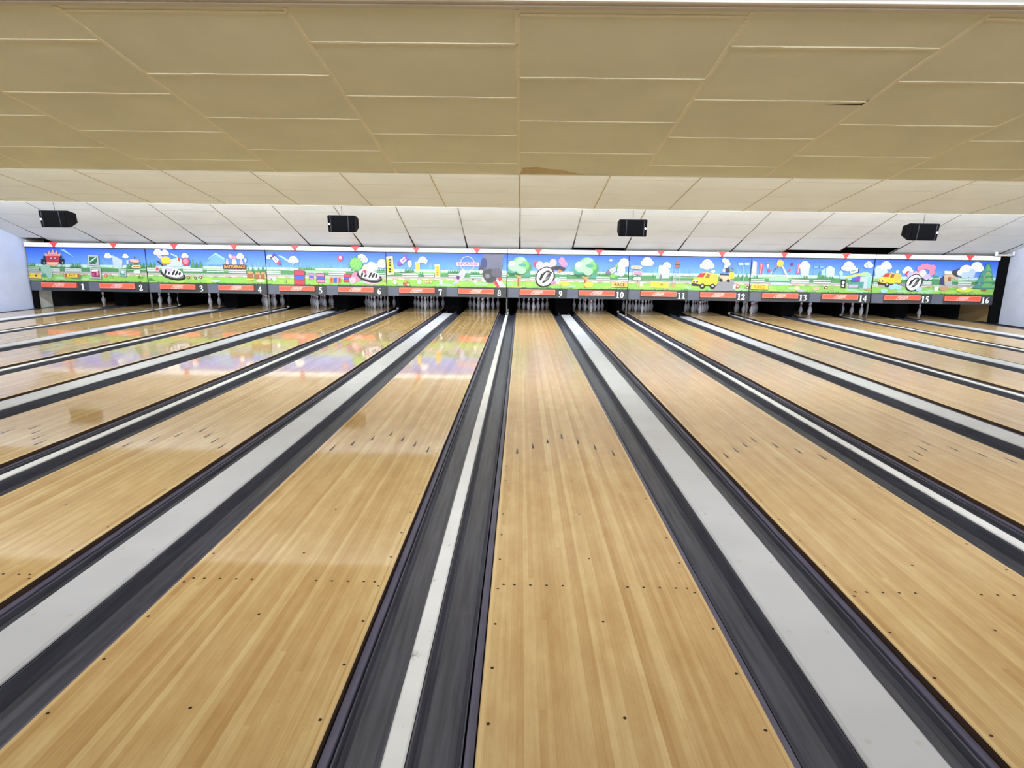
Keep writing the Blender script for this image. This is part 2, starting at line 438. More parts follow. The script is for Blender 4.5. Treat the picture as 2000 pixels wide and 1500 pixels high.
 ('sign',0.109,1.363,0.188,0.493,4,'cream','yellow','','dark'),
 ('p','dark',[(0.082,1.547),(0.153,1.556),(0.158,1.5),(0.087,1.495)]),
 ('p','dark',[(0.079,1.46),(0.15,1.47),(0.155,1.414),(0.084,1.409)]),
 ('p','dark',[(0.077,1.385),(0.148,1.394),(0.153,1.338),(0.082,1.333)]),
 ('p','dark',[(0.074,1.287),(0.145,1.297),(0.15,1.24),(0.079,1.235)]),
 ('p','dark',[(0.072,1.211),(0.143,1.221),(0.148,1.164),(0.077,1.159)]),
 ('rocket',0.478,1.498,0.197,-140,'purple','lav','purple'),
 ('e','mintpale',0.668,1.415,0.061,0.099,0),
 ('sign',0.892,1.338,0.105,0.263,2,'cream','yellow','','dark'),
 ('sign',1.446,1.237,0.136,0.339,2,'cream','yellow','','dark'),
 ('p','orange',[(1.418,1.328),(1.474,1.329),(1.478,1.294),(1.422,1.293)]),
 ('p','orange',[(1.418,1.263),(1.473,1.264),(1.477,1.229),(1.422,1.228)]),
 ('p','orange',[(1.417,1.198),(1.472,1.199),(1.476,1.164),(1.421,1.163)]),
 ('p','orange',[(1.416,1.133),(1.471,1.133),(1.476,1.099),(1.42,1.098)]),
 ('cloud',1.035,1.534,0.101),
 ('p','lav',[(1.101,1.518),(1.154,1.411),(1.121,1.389),(1.056,1.474)]),
 ('ring',2.287,1.438,0.208,0.022,'lav'),
 ('sign',2.296,1.431,0.624,0.096,0,'pinkish','pinkish','SPACE','mag'),
 ('e','bluewhite',2.136,1.143,0.088,0.153,-20),
 ('p','lav',[(2.114,1.186),(2.169,1.143),(2.024,0.901),(1.868,0.855),(1.98,1.032)]),
 ('e','plum',2.025,1.054,0.048,0.055,0),
 ('e','smoke',2.886,1.586,0.175,0.153,0),
 ('e','smoke',3.127,1.611,0.164,0.131,0),
 ('e','smoke',3.236,1.677,0.088,0.077,0),
 ('e','smoke2',2.843,1.348,0.219,0.153,0),
 ('e','smoke',3.041,1.394,0.241,0.241,0),
 ('e','smoked',2.932,1.154,0.219,0.153,0),
 ('e','smoke2',3.109,1.2,0.153,0.131,0),
 ('e','smoked',2.933,1.024,0.175,0.099,0),
 ('e','smokel',2.855,1.11,0.066,0.066,0),
 ('e','navy',2.754,1.455,0.088,0.153,0),
 ('e','smoked',2.667,1.281,0.066,0.088,0),
 ('p','crimson',[(3.0,0.959),(3.089,0.982),(3.245,0.81),(3.112,0.819)]),
 ('p','white',[(3.111,0.983),(3.244,0.985),(3.39,0.801),(3.212,0.798)]),
 ('p','red',[(3.154,1.071),(3.242,1.094),(3.265,1.007),(3.177,0.962)]),
 ('e','white',2.671,1.227,0.048,0.053,0),
 ('p','white',[(2.446,1.017),(2.557,0.953),(2.557,0.909),(2.457,0.919)]),
 ('p','maroon',[(2.413,1.027),(2.479,1.017),(2.468,0.952)]),
 ('p','white',[(2.712,1.064),(2.823,0.957),(2.756,0.934),(2.69,0.977)]),
 ('e','white',0.241,0.904,0.053,0.057,0),
 ('e','mint',0.25,0.908,0.02,0.02,0),
 ('e','white',0.924,0.914,0.053,0.057,0),
 ('e','mint',0.933,0.918,0.02,0.02,0),
 ('e','white',1.553,0.923,0.053,0.057,0),
 ('e','mint',1.562,0.927,0.02,0.02,0),
 ('e','brown',0.56,0.858,0.099,0.066,0),
 ('e','tan',0.535,0.923,0.039,0.048,0),
 ('e','cream',0.611,0.837,0.039,0.026,0),
 ('flower',1.113,0.921,0.039,'tan'),
 ('flower',1.18,0.922,0.039,'tan'),
 ('flower',1.258,0.923,0.039,'tan')],
[('fence',0.658,1.084,0.155),
 ('fence',1.475,1.096,0.199),
 ('fence',2.51,1.111,0.375),
 ('fence',3.116,1.098,0.276),
 ('pines',2.53,1.165,0.352,0.088),
 ('pines',3.146,1.163,0.264,0.11),
 ('tree',0.346,1.253,0.416),
 ('tree',2.219,1.248,0.427),
 ('p','dkgreen',[(1.67,1.185),(1.781,1.187),(1.784,1.078),(1.674,1.077)]),
 ('e','crimson',0.816,1.454,0.083,0.083,0),
 ('e','lav',0.916,1.413,0.11,0.12,0),
 ('e','white',1.113,1.415,0.11,0.099,0),
 ('e','pinkish',1.287,1.504,0.099,0.099,0),
 ('e','pink',1.527,1.551,0.088,0.099,0),
 ('e','pink',1.595,1.465,0.099,0.077,0),
 ('e','pinkish',1.247,1.353,0.11,0.099,0),
 ('e','crimson',1.423,1.355,0.044,0.066,0),
 ('p','dark',[(1.072,1.328),(1.29,1.396),(1.443,1.42),(1.643,1.358),(1.602,1.271),(1.38,1.311),(1.117,1.286)]),
 ('bike',1.067,1.101,0.274),
 ('e','orange',1.47,1.269,0.055,0.048,0),
 ('e','bluewhite',1.411,1.008,0.077,0.099,0),
 ('e','pink',1.302,0.952,0.088,0.055,0),
 ('e','yel2',1.613,0.923,0.175,0.066,0),
 ('e','yel2',2.298,0.912,0.131,0.077,0),
 ('flower',1.536,0.9,0.035,'olive'),
 ('rocket',2.952,1.312,0.208,-150,'lime','lav','grey'),
 ('e','lime',2.97,1.161,0.07,0.061,0),
 ('cloud',3.258,1.532,0.136),
 ('e','bluewhite',3.193,1.316,0.11,0.175,0),
 ('e','pinkish',3.258,1.532,0.057,0.057,0),
 ('cloud',2.888,1.591,0.035),
 ('sign',3.169,0.924,0.471,0.136,-1,'beige','orangel','RACE','dark')],
[('p','dkgreen',[(0.048,1.038),(0.308,1.107),(0.812,1.136),(1.169,1.054)]),
 ('pines',0.055,1.125,0.098,0.11),
 ('pines',0.594,1.111,0.197,0.131),
 ('pines',1.125,1.053,0.132,0.197),
 ('pines',3.008,1.103,0.459,0.241),
 ('cloud',0.5,1.573,0.136),
 ('p','mint',[(0.77,1.102),(0.844,1.482),(0.966,1.462),(1.148,1.357),(1.121,1.118)]),
 ('p','bluewhite',[(0.846,1.46),(0.988,1.462),(1.148,1.357),(1.143,1.119),(0.857,1.115)]),
 ('cloud',1.052,1.485,0.092),
 ('e','grey',0.9,1.137,0.039,0.088,0),
 ('p','grey',[(0.213,1.537),(0.235,1.538),(0.292,0.867),(0.265,0.866)]),
 ('plank',0.214,1.408,0.318,0.105,0,'cream','orangepale'),
 ('plank',0.26,1.253,0.296,0.101,-1,'pinkish','pink'),
 ('plank',0.25,1.095,0.219,0.096,0,'white','lgrey'),
 ('e','white',0.385,0.934,0.044,0.048,0),
 ('e','orangepale',0.27,0.932,0.022,0.061,0),
 ('tower',1.357,1.489,0.208),
 ('sign',0.884,0.941,0.508,0.158,-3,'tanp','yellow','','dark'),
 ('p','dark',[(0.911,0.963),(0.933,0.963),(0.936,0.92),(0.914,0.92)]),
 ('p','dark',[(0.951,0.968),(0.972,0.968),(0.972,0.916),(0.95,0.916)]),
 ('e','tan',1.266,0.925,0.077,0.044,0),
 ('cloud',2.167,1.522,0.153),
 ('p','white',[(2.059,1.456),(2.277,1.459),(2.219,1.372),(2.171,1.415),(2.12,1.382)]),
 ('p','roadg',[(2.488,1.03),(2.94,1.123),(3.014,0.798),(2.377,0.788)]),
 ('van',2.145,1.068,0.372),
 ('e','bluewhite',2.701,1.594,0.077,0.077,0),
 ('e','bluewhite',2.632,1.636,0.061,0.061,0),
 ('e','bluewhite',2.751,1.53,0.066,0.066,0),
 ('e','bluewhite',2.691,1.465,0.057,0.057,0),
 ('p','tanp',[(2.546,1.247),(2.817,1.273),(2.857,1.079),(2.596,1.053)]),
 ('p','dark',[(2.543,1.28),(2.796,1.262),(2.8,1.219),(2.548,1.226)]),
 ('e','black',2.593,1.086,0.048,0.044,0),
 ('e','black',2.791,1.078,0.048,0.044,0),
 ('p','yellow',[(2.794,1.294),(2.923,1.318),(2.96,1.145),(2.831,1.122)]),
 ('ring',2.862,1.381,0.066,0.026,'olive'),
 ('p','dark',[(2.684,1.422),(2.78,1.445),(2.813,1.316),(2.728,1.293)]),
 ('e','lav',2.646,1.357,0.044,0.053,0),
 ('p','pale',[(3.03,1.577),(3.16,1.579),(3.161,1.504),(3.043,1.502)]),
 ('p','pale',[(3.203,1.58),(3.334,1.582),(3.335,1.506),(3.217,1.505)]),
 ('p','lgrey',[(3.173,1.558),(3.19,1.558),(3.235,1.084),(3.213,1.084)]),
 ('flower',3.068,0.925,0.061,'crimson'),
 ('flower',3.345,0.894,0.048,'maroon'),
 ('flower',3.244,0.878,0.031,'olive'),
 ('p','white',[(2.954,0.971),(3.02,0.972),(3.008,0.863),(2.942,0.862)]),
 ('e','cream',0.363,0.933,0.035,0.053,0)],
[('pines',0.072,1.153,0.153,0.131),
 ('pines',1.468,1.173,0.131,0.11),
 ('pines',1.862,1.168,0.283,0.219),
 ('pines',2.168,1.162,0.152,0.131),
 ('towerb',0.091,1.412,0.131,0.416),
 ('flag',0.271,1.415,0.088,0.307),
 ('flag',1.304,1.429,0.088,0.285),
 ('p','bluewhite',[(1.347,1.473),(1.416,1.624),(1.53,1.583),(1.607,1.477),(1.613,1.24),(1.396,1.237)]),
 ('cloud',1.47,1.539,0.12),
 ('p','bluewhite',[(2.065,1.462),(2.166,1.528),(2.304,1.465),(2.323,1.229),(2.095,1.225)]),
 ('p','pale',[(1.946,1.374),(2.044,1.462),(2.078,1.268),(1.959,1.267)]),
 ('ride',0.788,1.572,0.092,0.361),
 ('p','mint',[(0.529,1.181),(0.698,1.227),(1.006,1.21),(1.106,1.092),(0.518,1.073)]),
 ('p','teal',[(0.417,1.093),(1.139,1.093),(1.142,1.064),(0.421,1.06)]),
 ('p','bluewhite',[(0.586,1.052),(1.111,1.049),(1.117,0.995),(0.592,0.987)]),
 ('e','brown',0.44,1.572,0.044,0.026,0),
 ('e','crimson',0.498,1.371,0.039,0.044,0),
 ('e','plum',1.116,1.555,0.044,0.048,0),
 ('e','crimson',1.063,1.383,0.035,0.044,0),
 ('p','white',[(0.415,1.546),(0.48,1.546),(0.467,1.46),(0.439,1.46)]),
 ('fence',0.027,1.12,0.377),
 ('fence',1.143,1.114,0.496),
 ('fence',1.759,1.112,0.47),
 ('sign',0.281,0.921,0.482,0.149,-1,'beige','yellow','RACE','orange'),
 ('p','skyl',[(1.723,1.511),(1.842,1.512),(1.838,1.459),(1.74,1.457)]),
 ('p','skyl',[(1.885,1.513),(2.005,1.515),(2.0,1.461),(1.903,1.459)]),
 ('e','cream',1.325,0.9,0.077,0.055,0),
 ('e','lgrey',1.452,0.836,0.11,0.044,0),
 ('e','tanp',1.85,0.897,0.099,0.055,0),
 ('flower',2.127,0.927,0.048,'maroon'),
 ('flower',2.297,0.877,0.035,'olive'),
 ('cloud',2.676,1.524,0.149),
 ('cloud',3.222,1.575,0.099),
 ('p','pale',[(2.437,1.36),(2.486,1.403),(2.548,1.34),(2.559,1.167),(2.482,1.177)]),
 ('p','mint',[(2.641,1.212),(2.868,1.301),(3.207,1.371),(3.346,1.308),(3.271,1.221),(2.961,1.26),(2.739,1.127)]),
 ('p','yel2',[(2.638,1.233),(3.121,1.359),(3.169,1.327),(2.665,1.191)]),
 ('p','bluewhite',[(3.032,1.217),(3.308,1.265),(3.312,0.918),(3.051,0.914)]),
 ('p','purple',[(2.942,1.238),(3.038,1.25),(3.046,1.11),(2.938,1.108)]),
 ('p','blue',[(2.815,1.214),(2.942,1.238),(2.938,1.108),(2.807,1.106)]),
 ('p','teal',[(2.745,1.084),(3.157,1.1),(3.158,0.927),(2.744,0.921)]),
 ('p','lav',[(2.753,1.019),(3.015,1.023),(3.004,0.936),(2.754,0.932)]),
 ('p','tealp',[(3.246,1.242),(3.355,1.244),(3.356,0.919),(3.269,0.918)]),
 ('p','white',[(2.732,1.428),(2.952,1.485),(2.947,1.367),(2.757,1.321)]),
 ('p','dark',[(2.951,1.496),(2.98,1.475),(2.973,1.335),(2.945,1.346)]),
 ('p','teal',[(2.758,1.397),(2.926,1.442),(2.929,1.414),(2.762,1.364)]),
 ('p','black',[(2.519,1.145),(2.643,1.158),(2.668,0.92),(2.536,0.929)]),
 ('e','white',2.589,1.07,0.035,0.044,0),
 ('e','white',2.587,0.984,0.035,0.031,0),
 ('ring',3.165,1.52,0.053,0.018,'teal'),
 ('e','tan',3.315,0.897,0.11,0.031,0)],
[('p','bluewhite',[(-0.022,1.469),(0.076,1.557),(0.275,1.539),(0.385,1.388),(0.313,1.279),(0.053,1.253)]),
 ('cloud',0.305,1.561,0.127),
 ('cloud',0.925,1.44,0.114),
 ('fence',0.033,1.078,0.154),
 ('fence',1.391,1.12,0.241),
 ('fence',2.367,1.123,0.363),
 ('pines',1.636,1.232,0.175,0.11),
 ('pines',2.38,1.243,0.175,0.099),
 ('p','dkgreen',[(1.618,1.21),(1.826,1.213),(1.851,1.061),(1.642,1.058)]),
 ('van',0.461,1.161,0.329),
 ('e','pale',0.639,0.999,0.099,0.061,0),
 ('e','pale',0.557,0.954,0.099,0.061,0),
 ('e','pale',0.733,0.957,0.099,0.061,0),
 ('e','pale',0.35,0.863,0.099,0.061,0),
 ('p','roadg',[(0.78,1.089),(0.955,1.092),(0.972,0.982),(0.793,1.002)]),
 ('e','crimson',0.938,1.353,0.066,0.066,0),
 ('e','lav',1.01,1.31,0.088,0.088,0),
 ('e','pinkish',1.163,1.313,0.099,0.099,0),
 ('e','pink',1.246,1.488,0.083,0.079,0),
 ('e','pink',1.326,1.532,0.083,0.079,0),
 ('e','pink',1.434,1.544,0.083,0.079,0),
 ('e','pink',1.526,1.513,0.083,0.079,0),
 ('e','pink',1.602,1.514,0.083,0.079,0),
 ('e','pink',1.59,1.384,0.083,0.079,0),
 ('e','pink',1.303,1.402,0.083,0.079,0),
 ('e','white',1.344,1.348,0.099,0.099,0),
 ('e','lav',1.48,1.252,0.105,0.092,0),
 ('p','dark',[(1.189,1.291),(1.327,1.25),(1.472,1.165),(1.549,1.231),(1.519,1.144),(1.333,1.206)]),
 ('bike',1.142,1.094,0.23),
 ('e','bluewhite',1.312,0.921,0.088,0.066,0),
 ('p','tanp',[(1.939,1.324),(2.141,1.359),(2.362,1.221),(2.325,1.177),(2.158,1.262),(2.194,1.044),(1.997,1.041)]),
 ('p','brown',[(2.048,1.26),(2.134,1.272),(2.154,1.153),(2.066,1.152)]),
 ('p','navy',[(1.844,1.236),(1.943,1.302),(1.986,1.041),(1.862,1.061)]),
 ('p','white',[(1.933,1.432),(2.131,1.424),(2.141,1.359),(1.947,1.346)]),
 ('p','lgrey',[(2.004,1.129),(2.187,1.153),(2.197,1.022),(2.022,1.02)]),
 ('e','smoked',2.245,1.394,0.11,0.077,0),
 ('e','smoked',2.347,1.438,0.12,0.061,0),
 ('e','smoked',2.463,1.462,0.077,0.044,0),
 ('e','smoked',2.3,1.329,0.088,0.055,0),
 ('cloud',2.509,1.452,0.175),
 ('cloud',2.786,1.553,0.158),
 ('e','bluewhite',2.518,1.332,0.131,0.088,0),
 ('e','bluewhite',2.685,1.378,0.099,0.131,0),
 ('xmas',3.095,1.258,0.547,0.734),
 ('e','white',1.78,0.95,0.061,0.066,0),
 ('e','mint',1.759,1.016,0.088,0.031,0),
 ('e','tan',2.002,0.943,0.131,0.066,0),
 ('e','yel2',2.567,0.918,0.241,0.066,0),
 ('e','white',2.537,0.962,0.077,0.039,0),
 ('e','lav',2.466,0.993,0.053,0.031,0)]]
# ---------------------------------------------------------------- floor, walls, ceiling
bm = bmesh.new()
box(bm, XL, XR, -9, Y_FOUL, -0.2, 0.0, 0)
box(bm, XL, XR, Y_FOUL, 21.0, -0.3, -0.17, 1)
struct('floor', bm, ['approach', 'bed'])

bm = bmesh.new(); box(bm, XL - 0.2, XL, -9, Y_MASK + 0.10, -0.3, 3.8); struct('wall_left', bm, 'wall')
bm = bmesh.new(); box(bm, XR, XR + 0.2, -9, Y_MASK + 0.10, -0.3, 3.8); struct('wall_right', bm, 'wall_r')
# the pale and the tan ends of the side walls that show below the masking
bm = bmesh.new(); box(bm, XL - 0.2, XL + 0.02, Y_MASK + 0.10, 17.80, -0.3, 3.8); struct('wall_pit_left', bm, 'pale_wall')
bm = bmesh.new(); box(bm, XR - 0.02, XR + 0.2, Y_MASK + 0.10, 18.6, -0.3, 3.8); struct('wall_pit_right', bm, 'tan_wall')
bm = bmesh.new()
box(bm, XL - 0.2, XR + 0.2, 20.8, 21.0, -0.3, 3.8)
box(bm, XL - 0.2, XL, 17.80, 20.8, -0.3, 3.8)
box(bm, XR, XR + 0.2, 18.6, 20.8, -0.3, 3.8)
struct('wall_back', bm, 'pit')
bm = bmesh.new(); box(bm, XL - 0.2, XR + 0.2, -9.2, -9, -0.3, 3.8); struct('wall_front', bm, 'room')

XC, TS = -0.05, 1.48                          # ceiling seam grid
K0, K1 = -10, 10
def col_x(k): return max(XL, min(XR, XC + TS * k))
def sheet(bm, x0, x1, y0, z0, y1, z1, th, mi):
    v = [bm.verts.new(p_) for p_ in ((x0, y0, z0), (x1, y0, z0), (x1, y1, z1), (x0, y1, z1), (x0, y0, z0 + th), (x1, y0, z0 + th), (x1, y1, z1 + th), (x0, y1, z1 + th))]
    for q in ((3, 2, 1, 0), (4, 5, 6, 7), (0, 1, 5, 4), (1, 2, 6, 5), (2, 3, 7, 6), (3, 0, 4, 7)):
        f = bm.faces.new([v[i] for i in q]); f.material_index = mi

rnd = random.Random(5)
def slope_panel(name, p0, p1, mats, rows, jw, rw, drop, ends=None, jitter=0.0, row_mi=1, rdrop=None):
    """sloping ceiling plane from p0=(y,z) down to p1 with seams along both directions on its underside"""
    (y0, z0), (y1, z1) = p0, p1
    m = (z1 - z0) / (y1 - y0)
    Z = lambda y: z0 + m * (y - y0)
    bm = bmesh.new()
    for k in range(K0, K1):
        xa, xb = col_x(k), col_x(k + 1)
        if xb - xa < 0.02: continue
        ye = (ends or {}).get(k, y1)
        sheet(bm, xa, xb, y0, z0, ye, Z(ye), 0.03, 0)
        for yr in rows[k % 2]:
            if yr > ye - 0.03: continue
            n = 8
            for i in range(n):
                xi, xj = xa + (xb - xa) * i / n, xa + (xb - xa) * (i + 1) / n
                dy = rnd.uniform(-jitter, jitter)
                w = rw * rnd.uniform(0.8, 1.15)
                rd = rdrop or drop
                sheet(bm, xi, xj, yr + dy - w / 2, Z(yr + dy - w / 2) - rd, yr + dy + w / 2, Z(yr + dy + w / 2) - rd, rd, row_mi)
    for k in range(K0, K1 + 1):
        x = XC + TS * k
        if x < XL + 0.05 or x > XR - 0.05: continue
        ye = max((ends or {}).get(k, y1), (ends or {}).get(k - 1, y1)) if ends else y1
        n = max(1, int((ye - y0) / 0.3))
        for i in range(n):
            ya, yb = y0 + (ye - y0) * i / n, y0 + (ye - y0) * (i + 1) / n
            dx = rnd.uniform(-jitter, jitter)
            jw_ = jw * (1 + 1.6 * max(0.0, (ya - 15.8) / 1.4)) if ends else jw
            sheet(bm, x + dx - jw_ / 2, x + dx + jw_ / 2, ya, Z(ya) - drop, yb, Z(yb) - drop, drop, 2 if ends and ya > 16.2 else 1)
    return bm, mats

r0 = [4.24 + 0.87 * i for i in range(4)]; r1 = [4.61 + 0.87 * i for i in range(4)]
bm, ms = slope_panel('a', (4.185, 3.1813), (7.62, 2.63), ['tan', 'tan_joint', 'stain', 'black'], [r0, r1], 0.030, 0.024, 0.006, jitter=0.003)
box(bm, XL, XR, 7.62, 7.66, 2.625, 3.46, 0)
ZP = lambda y: 3.195 + (2.63 - 3.195) / (7.62 - 4.10) * (y - 4.10) - 0.0015
face(bm, [(x, y, ZP(y)) for x, y in ((-0.03, 7.60), (0.0, 7.36), (0.16, 7.32), (0.30, 7.40), (0.46, 7.43), (0.60, 7.52), (0.76, 7.60))], 2)
face(bm, [(x, y, ZP(y) - 0.002) for x, y in ((2.58, 5.545), (2.90, 5.54), (2.895, 5.40), (2.88, 5.52))], 3)
struct('ceiling_front', bm, ms)
r0 = [11.77 - 0.86 * i for i in range(5)]; r1 = [12.18 - 0.86 * i for i in range(6)]
bm, ms = slope_panel('b', (7.66, 3.385), (12.40, 2.605), ['cream', 'cream_joint', 'cream_row'], [r0, r1], 0.022, 0.012, 0.003, jitter=0.003, row_mi=2, rdrop=0.0006)
box(bm, XL, XR, 12.40, 12.44, 2.595, 3.60, 0)
struct('ceiling_middle', bm, ms)
r0 = [16.70 - 0.82 * i for i in range(5)]; r1 = [17.05 - 0.82 * i for i in range(5)]
ends = {1: 17.10, 5: 17.06, 6: 16.80, -4: 17.20, -10: 16.96}
bm, ms = slope_panel('c', (12.44, 3.545), (17.32, 1.855), ['white_tile', 'white_joint', 'white_gap', 'white_row'], [r0, r1], 0.020, 0.012, 0.003, ends=ends, jitter=0.002, row_mi=3, rdrop=0.0006)
struct('ceiling_rear', bm, ms)
bm = bmesh.new(); box(bm, XL, XR, 16.2, 20.8, 2.9, 2.95); struct('ceiling_pit', bm, 'pit')
bm = bmesh.new(); box(bm, XL, XR, -9, 4.05, 3.30, 3.36)
struct('ceiling_room', bm, 'room_ceiling')
# pale edge trim where the tan slope begins
bm = bmesh.new()
box(bm, XL, XR, 4.06, 4.184, 3.178, 3.36, 0)
box(bm, XL, XR, 4.035, 4.06, 3.174, 3.188, 1)
box(bm, XL, XR, 4.105, 4.115, 3.172, 3.178, 1)
struct('trim_1', bm, ['trim', 'trim_edge'])

# ---------------------------------------------------------------- lanes
def lane_bm():
    bm = bmesh.new()
    h = LW / 2; L_ = Y_END - Y_FOUL
    # origin at the foul line, centre of the lane, top of the wood
    b = 0.004
    prof = [(-h, -0.15), (-h, -b), (-h + b, 0), (h - b, 0), (h, -b), (h, -0.15)]
    a = [bm.verts.new((x, 0, z)) for x, z in prof]; c = [bm.verts.new((x, L_, z)) for x, z in prof]
    for i in range(6):
        k = (i + 1) % 6
        f = bm.faces.new((a[i], c[i], c[k], a[k])); f.material_index = 0 if i in (1, 2, 3) else 1
    f = bm.faces.new(a); f.material_index = 1
    f = bm.faces.new(c[::-1]); f.material_index = 1
    e = 0.0006
    for i in range(-3, 4):                       # the seven aiming arrows
        x = i * 0.1385; y = 4.87 + (3 - abs(i)) * 0.1535 - Y_FOUL
        face(bm, ((x - 0.011, y, e), (x + 0.011, y, e), (x + 0.0025, y + 0.145, e), (x - 0.0025, y + 0.145, e)), 2)
    def dot(x, y, r=0.0075):
        y -= Y_FOUL
        face(bm, [(x + r * math.cos(t * math.pi / 4), y + r * math.sin(t * math.pi / 4), e) for t in range(8)], 2)
    for s in (-1, 1):
        for x in (0.166, 0.249, 0.332, 0.414, 0.470): dot(s * x, 2.785)
        y = 0.65
        while y < 12:
            dot(s * 0.498, y, 0.007 if y < 5 else 0.005); y += 0.2995
    y = 0.71
    while y < 12:
        if y > 4: dot(-0.248, y + 0.01, 0.0055); dot(0.248, y + 0.01, 0.0055)
        dot(0.001, y, 0.007); y += 0.5905 if y < 4 else 0.6
    return bm
lane_a = obj('bowling_lane', lane_bm(), ['lane_polished', 'lane_side', 'arrow'])
lane_b = obj('bowling_lane', lane_bm(), ['lane_worn', 'lane_side', 'arrow'])
for n in range(1, 17):
    o = {1: lane_a, 9: lane_b}.get(n) or (lane_a if n < 9 else lane_b).copy()
    if o.name not in C.objects: C.objects.link(o)
    o.location = (lane_x(n), Y_FOUL, 0)
    extra = {1: 'beside the white plaster wall with sheen of the wall', 8: 'just before the narrow white strip', 9: 'just after the narrow white strip', 16: 'beside the far plaster wall'}.get(n)
    tag(o, f'{"glossy" if n < 9 else "worn"} blond maple bowling lane running up to numeral {NUM[n]}', 'bowling lane', 'bowling lanes')

# ---------------------------------------------------------------- gutters (channel + lip), dividers
GC = 0.229
def gutter_bm(s, top, width=GC):
    """channel on side s of a lane; x measured from the lane edge outward"""
    t = [(0.049, -0.040), (0.054, -0.044), (0.060, -0.075), (0.078, -0.094), (0.105, -0.104), (0.140, -0.106), (0.175, -0.102), (0.202, -0.092), (0.216, -0.072), (width - 0.009, -0.02), (width - 0.007, top), (width, top)]
    under = [(width, -0.12), (0.049, -0.12)]
    bm = bmesh.new()
    pts = [(s * x, z) for x, z in t + under]
    if s > 0: pts = pts[::-1]
    extrude_profile(bm, pts, 0, 18.31 - Y_FOUL)
    return bm
def lip_bm(s):
    bm = bmesh.new()
    pts = [(s * x, z) for x, z in ((0.006, -0.038), (0.008, -0.032), (0.038, -0.030), (0.0405, -0.034), (0.0405, -0.12), (0.006, -0.12))]
    if s > 0: pts = pts[::-1]
    extrude_profile(bm, pts, 0, 18.31 - Y_FOUL)
    return bm
gut = {}
for s in (-1, 1):
    for wide in (False, True):
        g = obj('gutter', gutter_bm(s, 0.014 if wide else 0.0), 'gutter'); q = obj('gutter_lip', lip_bm(s), 'lip', g)
        q['label'] = 'purplish flange beside the wood'
        gut[s, wide] = g
fresh = set(gut)
for n in range(1, 17):
    for s in (-1, 1):
        m = n + s
        wide = (n % 2 == 1) == (s == 1)
        g = gut[s, wide]
        if (s, wide) in fresh: fresh.discard((s, wide))
        else: g = copy_tree(g)
        g.location = (lane_x(n) + s * LW / 2, Y_FOUL, 0)
        if m < 1: lab = 'dark grey ball gutter between lane one and the white plaster wall'
        elif m > 16: lab = 'dark grey ball gutter between lane sixteen and the plaster wall'
        else: lab = f'dark grey ball gutter along lane {NUM[n]}, on the side facing lane {NUM[m]}'
        tag(g, lab, 'gutter', 'ball gutters')

def wide_cap():
    bm = bmesh.new(); w = 0.1365; L_ = 17.25 - Y_FOUL
    prof = [(-w + 0.004, 0.0142), (-w, 0.018), (-w, 0.026), (-w + 0.012, 0.035), (w - 0.012, 0.035), (w, 0.026), (w, 0.018), (w - 0.004, 0.0142)]
    extrude_profile(bm, prof[::-1], 0, L_)
    box(bm, -w + 0.01, w - 0.01, 0.0, L_, -0.17, 0.0142, 2)
    y = 0.7
    while y < L_:
        for x in (-0.085, 0.085):
            face(bm, [(x + 0.011 * math.cos(t * math.pi / 5), y + 0.011 * math.sin(t * math.pi / 5), 0.0354) for t in range(10)], 1)
        y += 0.62
    return obj('capping_board', bm, ['cap', 'cap_screw', 'bed'])
def narrow_cap():
    bm = bmesh.new(); w = 0.038; L_ = 18.30 - Y_FOUL
    prof = [(-w + 0.002, 0.0002), (-w, 0.003), (-w, 0.008), (-w + 0.006, 0.014), (w - 0.006, 0.014), (w, 0.008), (w, 0.003), (w - 0.002, 0.0002)]
    extrude_profile(bm, prof[::-1], 0, L_)
    box(bm, -w + 0.01, w - 0.01, 0.0, L_, -0.17, 0.0002, 1)
    return obj('divider_strip', bm, ['strip', 'bed'])
wc = wide_cap(); nc = narrow_cap()
for j in range(8):
    o = wc if j == 0 else wc.copy()
    if j: C.objects.link(o)
    a, b = 2 * j + 1, 2 * j + 2
    o.location = ((lane_x(a) + lane_x(b)) / 2, Y_FOUL, 0)
    tag(o, f'wide white capping board between lanes {NUM[a]} and {NUM[b]}', 'capping board', 'wide white cappings')
for j in range(7):
    o = nc if j == 0 else nc.copy()
    if j: C.objects.link(o)
    a, b = 2 * j + 2, 2 * j + 3
    o.location = ((lane_x(a) + lane_x(b)) / 2, Y_FOUL, 0)
    tag(o, f'narrow white divider strip between lanes {NUM[a]} and {NUM[b]}', 'divider strip', 'narrow white dividers')
# rails that close the outer gutters against the walls
for x0, x1, side, lab in ((XL + 0.022, lane_x(1) - LW / 2 - GC - 0.001, 'left', 'black edge rail along the white wall beside lane one'), (lane_x(16) + LW / 2 + GC + 0.001, XR - 0.022, 'right', 'black edge rail along the plaster wall beside lane 16')):
    bm = bmesh.new(); box(bm, x0, x1, Y_FOUL, Y_MASK + 0.6, -0.16, -0.006)
    tag(obj('edge_rail', bm, 'black'), lab, 'edge rail', 'edge rails')

